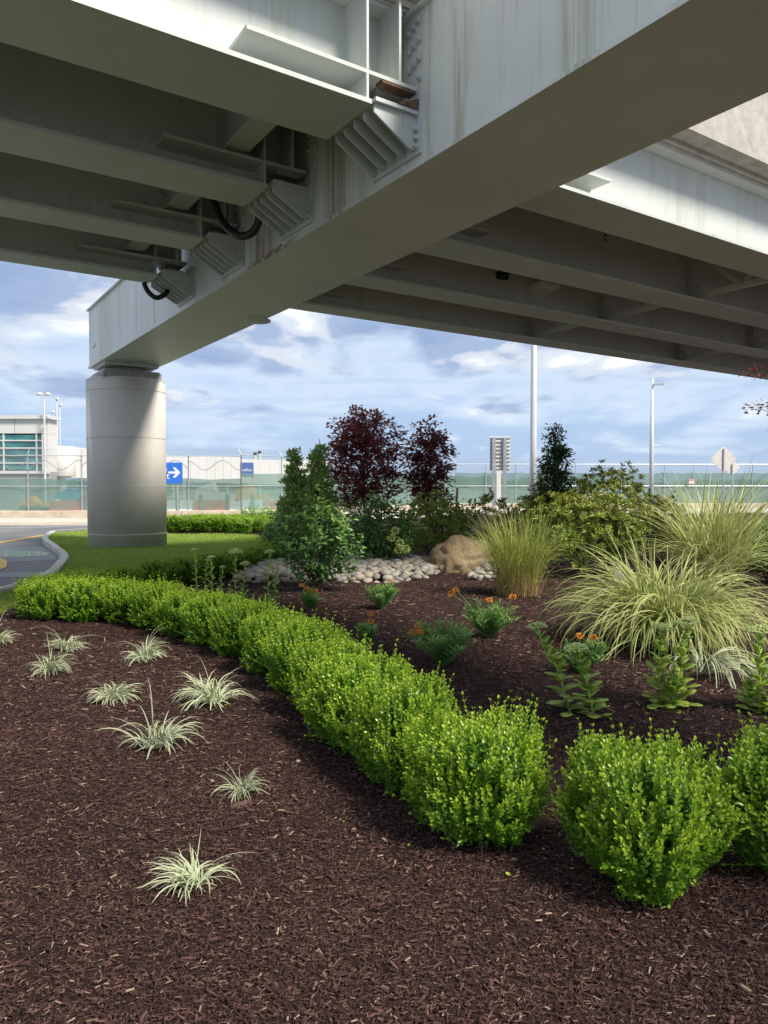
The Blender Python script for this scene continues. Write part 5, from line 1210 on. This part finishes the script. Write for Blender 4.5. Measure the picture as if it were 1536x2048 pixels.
tree('arborvitae', 638, 19.3, .56, .15, 2.98, .45, 260, 34, .12, .38, M['arbor'], 412, 'taller slim arborvitae beside the larger purple tree', LEAF2, shape='cone', crad=.12)
tree('conical_tree', 1108, 20.0, .68, .5, 3.12, .6, 200, 62, .095, .58, M['oak'], 421, 'small conical dark green tree right of the tall pole', LEAF4, shape='oak', crad=.17, droop=.3)
# support stakes by the smaller maple
for u, a in ((875, -.04), (910, .06)):
    x = (u - 768) / 1540 * 20.2; b = Buf(); b.tube([(x, 20.2, -.05), (x + a, 20.2, 1.9 if u < 900 else 1.55)], .028, 6); tag(b.obj('tree_stake', M['wood']), 'thin wooden tree stake leaning beside the smaller purple maple', 'stake', 'tree stakes')

# ------------------------------------------------------------------ rocks
def rock(name, u, v, W2, D2, H, mat, seed, label, Yd=None, skew=0.0, rz=0.0):
    import bmesh
    from mathutils import noise as mn
    B_ = gpt(u, v) if Yd is None else Vector(((u - 768) / 1540 * Yd, Yd, 0))
    bm = bmesh.new(); bmesh.ops.create_icosphere(bm, subdivisions=5, radius=1.0)
    for vt in bm.verts:
        p = vt.co.copy(); o3 = Vector((seed * 3.1, seed, 0))
        k = 1 + .22 * mn.noise(p * 1.1 + o3) + .13 * mn.noise(p * 2.3 + o3) - .09 * (1 - min(1, abs(mn.noise(p * 2.1 + o3 * 2)) * 7)) + .05 * mn.noise(p * 5 + o3) + .022 * mn.noise(p * 12 + o3)
        q = p * k; q.x += skew * max(q.z, 0)
        q.z = q.z if q.z > -.2 else -.2 + (q.z + .2) * .3
        vt.co = Vector((q.x * W2, q.y * D2, (q.z + .12) * H * .9))
    me = bpy.data.meshes.new(name); bm.to_mesh(me); bm.free(); me.materials.append(mat)
    for p_ in me.polygons: p_.use_smooth = True
    o = link(name, me); o.location = B_; o.rotation_euler = (0, 0, rz); return tag(o, label, 'boulder')
rock('boulder', 918, 1138, .62, .50, .66, M['boulder'], 1.7, 'large tan granite boulder among the river stones', skew=.22)
rock('boulder', 968, 1062, .36, .35, 1.02, M['boulder_pink'], 4.2, 'pinkish boulder partly hidden behind the upright grass', Yd=17.2)
rock('boulder', 1243, 1110, .24, .24, .36, M['boulder_grey'], 6.5, 'grey boulder showing through the rhododendron stems', Yd=12.0)

import bmesh
def stone_meshes():
    out = []
    for k in range(6):
        r = random.Random(k); bm = bmesh.new(); bmesh.ops.create_icosphere(bm, subdivisions=2, radius=1.0)
        ph = [r.uniform(0, 6.28) for _ in range(3)]
        for vt in bm.verts:
            p = vt.co; s_ = 1 + .10 * math.sin(2 * p.x + ph[0]) + .10 * math.sin(2.5 * p.y + ph[1]); vt.co = Vector((p.x * s_ * 1.15, p.y * s_ * .85, p.z * s_ * .62))
        me = bpy.data.meshes.new('river_stone'); bm.to_mesh(me); bm.free(); me.materials.append(M['stone'])
        for p_ in me.polygons: p_.use_smooth = True
        out.append(me)
    return out
ST = stone_meshes()
POLY_S = [(-2.5, 12.7), (-1.4, 12.6), (-.5, 12.75), (.2, 13.0), (.75, 13.6), (1.0, 14.3), (1.1, 15.6), (.6, 16.6), (-.4, 16.2), (-1.2, 15.2), (-2.6, 14.6)]
POLY_R = [(1.5, 13.2), (2.15, 12.9), (2.35, 13.6), (2.3, 15.0), (1.75, 15.2), (1.6, 14.2)]
def mound(x, y, poly):
    p = np.array(poly); c = p.mean(0); q = p + 0; d = 1e9
    for i in range(len(q)):
        a, b_ = q[i], q[(i + 1) % len(q)]; t = np.clip(np.dot((x, y) - a, b_ - a) / np.dot(b_ - a, b_ - a), 0, 1); d = min(d, np.linalg.norm((x, y) - (a + t * (b_ - a))))
    return .20 * (1 - math.exp(-d / .35))
r = random.Random(9); placed = []
for poly, target in ((POLY_S, 480), (POLY_R, 100)):
    p = np.array(poly); tr = 0; cnt = 0
    while cnt < target and tr < 30000:
        tr += 1; x = r.uniform(p[:, 0].min(), p[:, 0].max()); y = r.uniform(p[:, 1].min(), p[:, 1].max())
        if not inside(np.array([x]), np.array([y]), poly)[0]: continue
        s_ = r.uniform(.058, .105)
        if any((x - a) ** 2 + (y - b_) ** 2 < ((s_ + c_) * .78) ** 2 for a, b_, c_, _ in placed): continue
        placed.append((x, y, s_, mound(x, y, poly))); cnt += 1
placed.sort(key=lambda q: q[1])
base = Buf(); extra = Buf()
ib = bmesh.new(); bmesh.ops.create_icosphere(ib, subdivisions=1, radius=1.0); ib.verts.ensure_lookup_table()
IV = np.array([tuple(v.co) for v in ib.verts]); IF = np.array([[v.index for v in f.verts] for f in ib.faces]); ib.free()
for i, (x, y, s_, mz) in enumerate(placed):
    if i < 300:
        o = link('river_stone', ST[r.randrange(6)]); o.location = (x, y, gz(x, y) + mz + s_ * .38); o.scale = (s_,) * 3; o.rotation_euler = (r.uniform(-.35, .35), r.uniform(-.35, .35), r.uniform(0, 6.28))
        tag(o, 'smooth grey or tan river stone in the pile beside the tan boulder', 'stone', 'river stones around the boulder')
    else: extra.add(IV * s_ * np.array([1.1, .9, .62]) + np.array([x, y, gz(x, y) + mz + s_ * .38]), IF, r.random())
for poly, n in ((POLY_S, 900), (POLY_R, 220)):
    p = np.array(poly); k = 0
    while k < n:
        x = r.uniform(p[:, 0].min(), p[:, 0].max()); y = r.uniform(p[:, 1].min(), p[:, 1].max())
        if not inside(np.array([x]), np.array([y]), poly)[0]: continue
        s_ = r.uniform(.05, .08); extra.add(IV * s_ * np.array([1.1, .9, .65]) + np.array([x, y, gz(x, y) + mound(x, y, poly) - .01]), IF, r.random()); k += 1
tag(extra.obj('river_stone_fill', M['stone'], None, True), 'lower layer of river stones filling the pile by the boulder', 'stones', kind='stuff')

# ------------------------------------------------------------------ small debris on the mulch
def clod(u, v, s_, mat, label, cat, name):
    q = gpt(u, v); o = link(name, ST[random.randrange(6)].copy()); o.data.materials.clear(); o.data.materials.append(mat); o.location = q + Vector((0, 0, s_ * (.3 if s_ < .025 else .05))); o.scale = (s_, s_ * .85, s_ * (.8 if s_ < .025 else .35)); o.rotation_euler = (.1, .1, random.uniform(0, 6)); tag(o, label, cat)
M['soil'] = plain('dry_soil', (0.10, 0.06, 0.045), 0.95, 0, 0.3, 40); M['pale'] = plain('pale_stone', (0.45, 0.38, 0.30), 0.8, 0, 0.15, 30)
clod(597, 1520, .022, M['pale'], 'small pale stone on the mulch near the hedge', 'stone', 'pebble')
clod(482, 1603, .055, M['soil'], 'crumbly bare soil clod below the small sedge tuft', 'soil', 'soil_clod')
clod(392, 1573, .03, M['soil'], 'brown soil clod left of the small sedge tuft', 'soil', 'soil_clod')
clod(140, 1332, .05, M['soil'], 'brown soil clod beside the touching sedge tufts', 'soil', 'soil_clod')
clod(426, 1560, .014, M['pale'], 'tiny pale pebble beside the small sedge tuft', 'stone', 'pebble')
b_y = Buf(); fl = (np.array([[0, 0, 0], [.4, -.4, .12], [1, 0, .05], [.4, .4, .12], [.5, 0, 0]]), [(0, 1, 4), (1, 2, 4), (4, 2, 3), (0, 4, 3)]); b_y.add(fl[0], fl[1], .8, 1.0); FL = b_y.mesh('fallen_leaf', M['box_hd'])
r = random.Random(31)
for u, v in [(375, 1405), (432, 1420), (440, 1422), (448, 1419), (600, 1482), (616, 1483), (628, 1482), (640, 1486), (130, 1518), (530, 1478), (498, 1440), (1090, 1705), (1010, 1752), (265, 1390), (170, 1245), (690, 1640), (820, 1690)]:
    q = gpt(u, v); o = link('fallen_leaf', FL); o.location = q + Vector((0, 0, .018)); s_ = r.uniform(.018, .03); o.scale = (s_, s_, s_); o.rotation_euler = (r.uniform(-.4, .4), r.uniform(-.4, .4), r.uniform(0, 6.28))
    tag(o, 'tiny yellow green fallen leaf lying on the dark mulch', 'leaf', 'fallen leaves on the mulch')
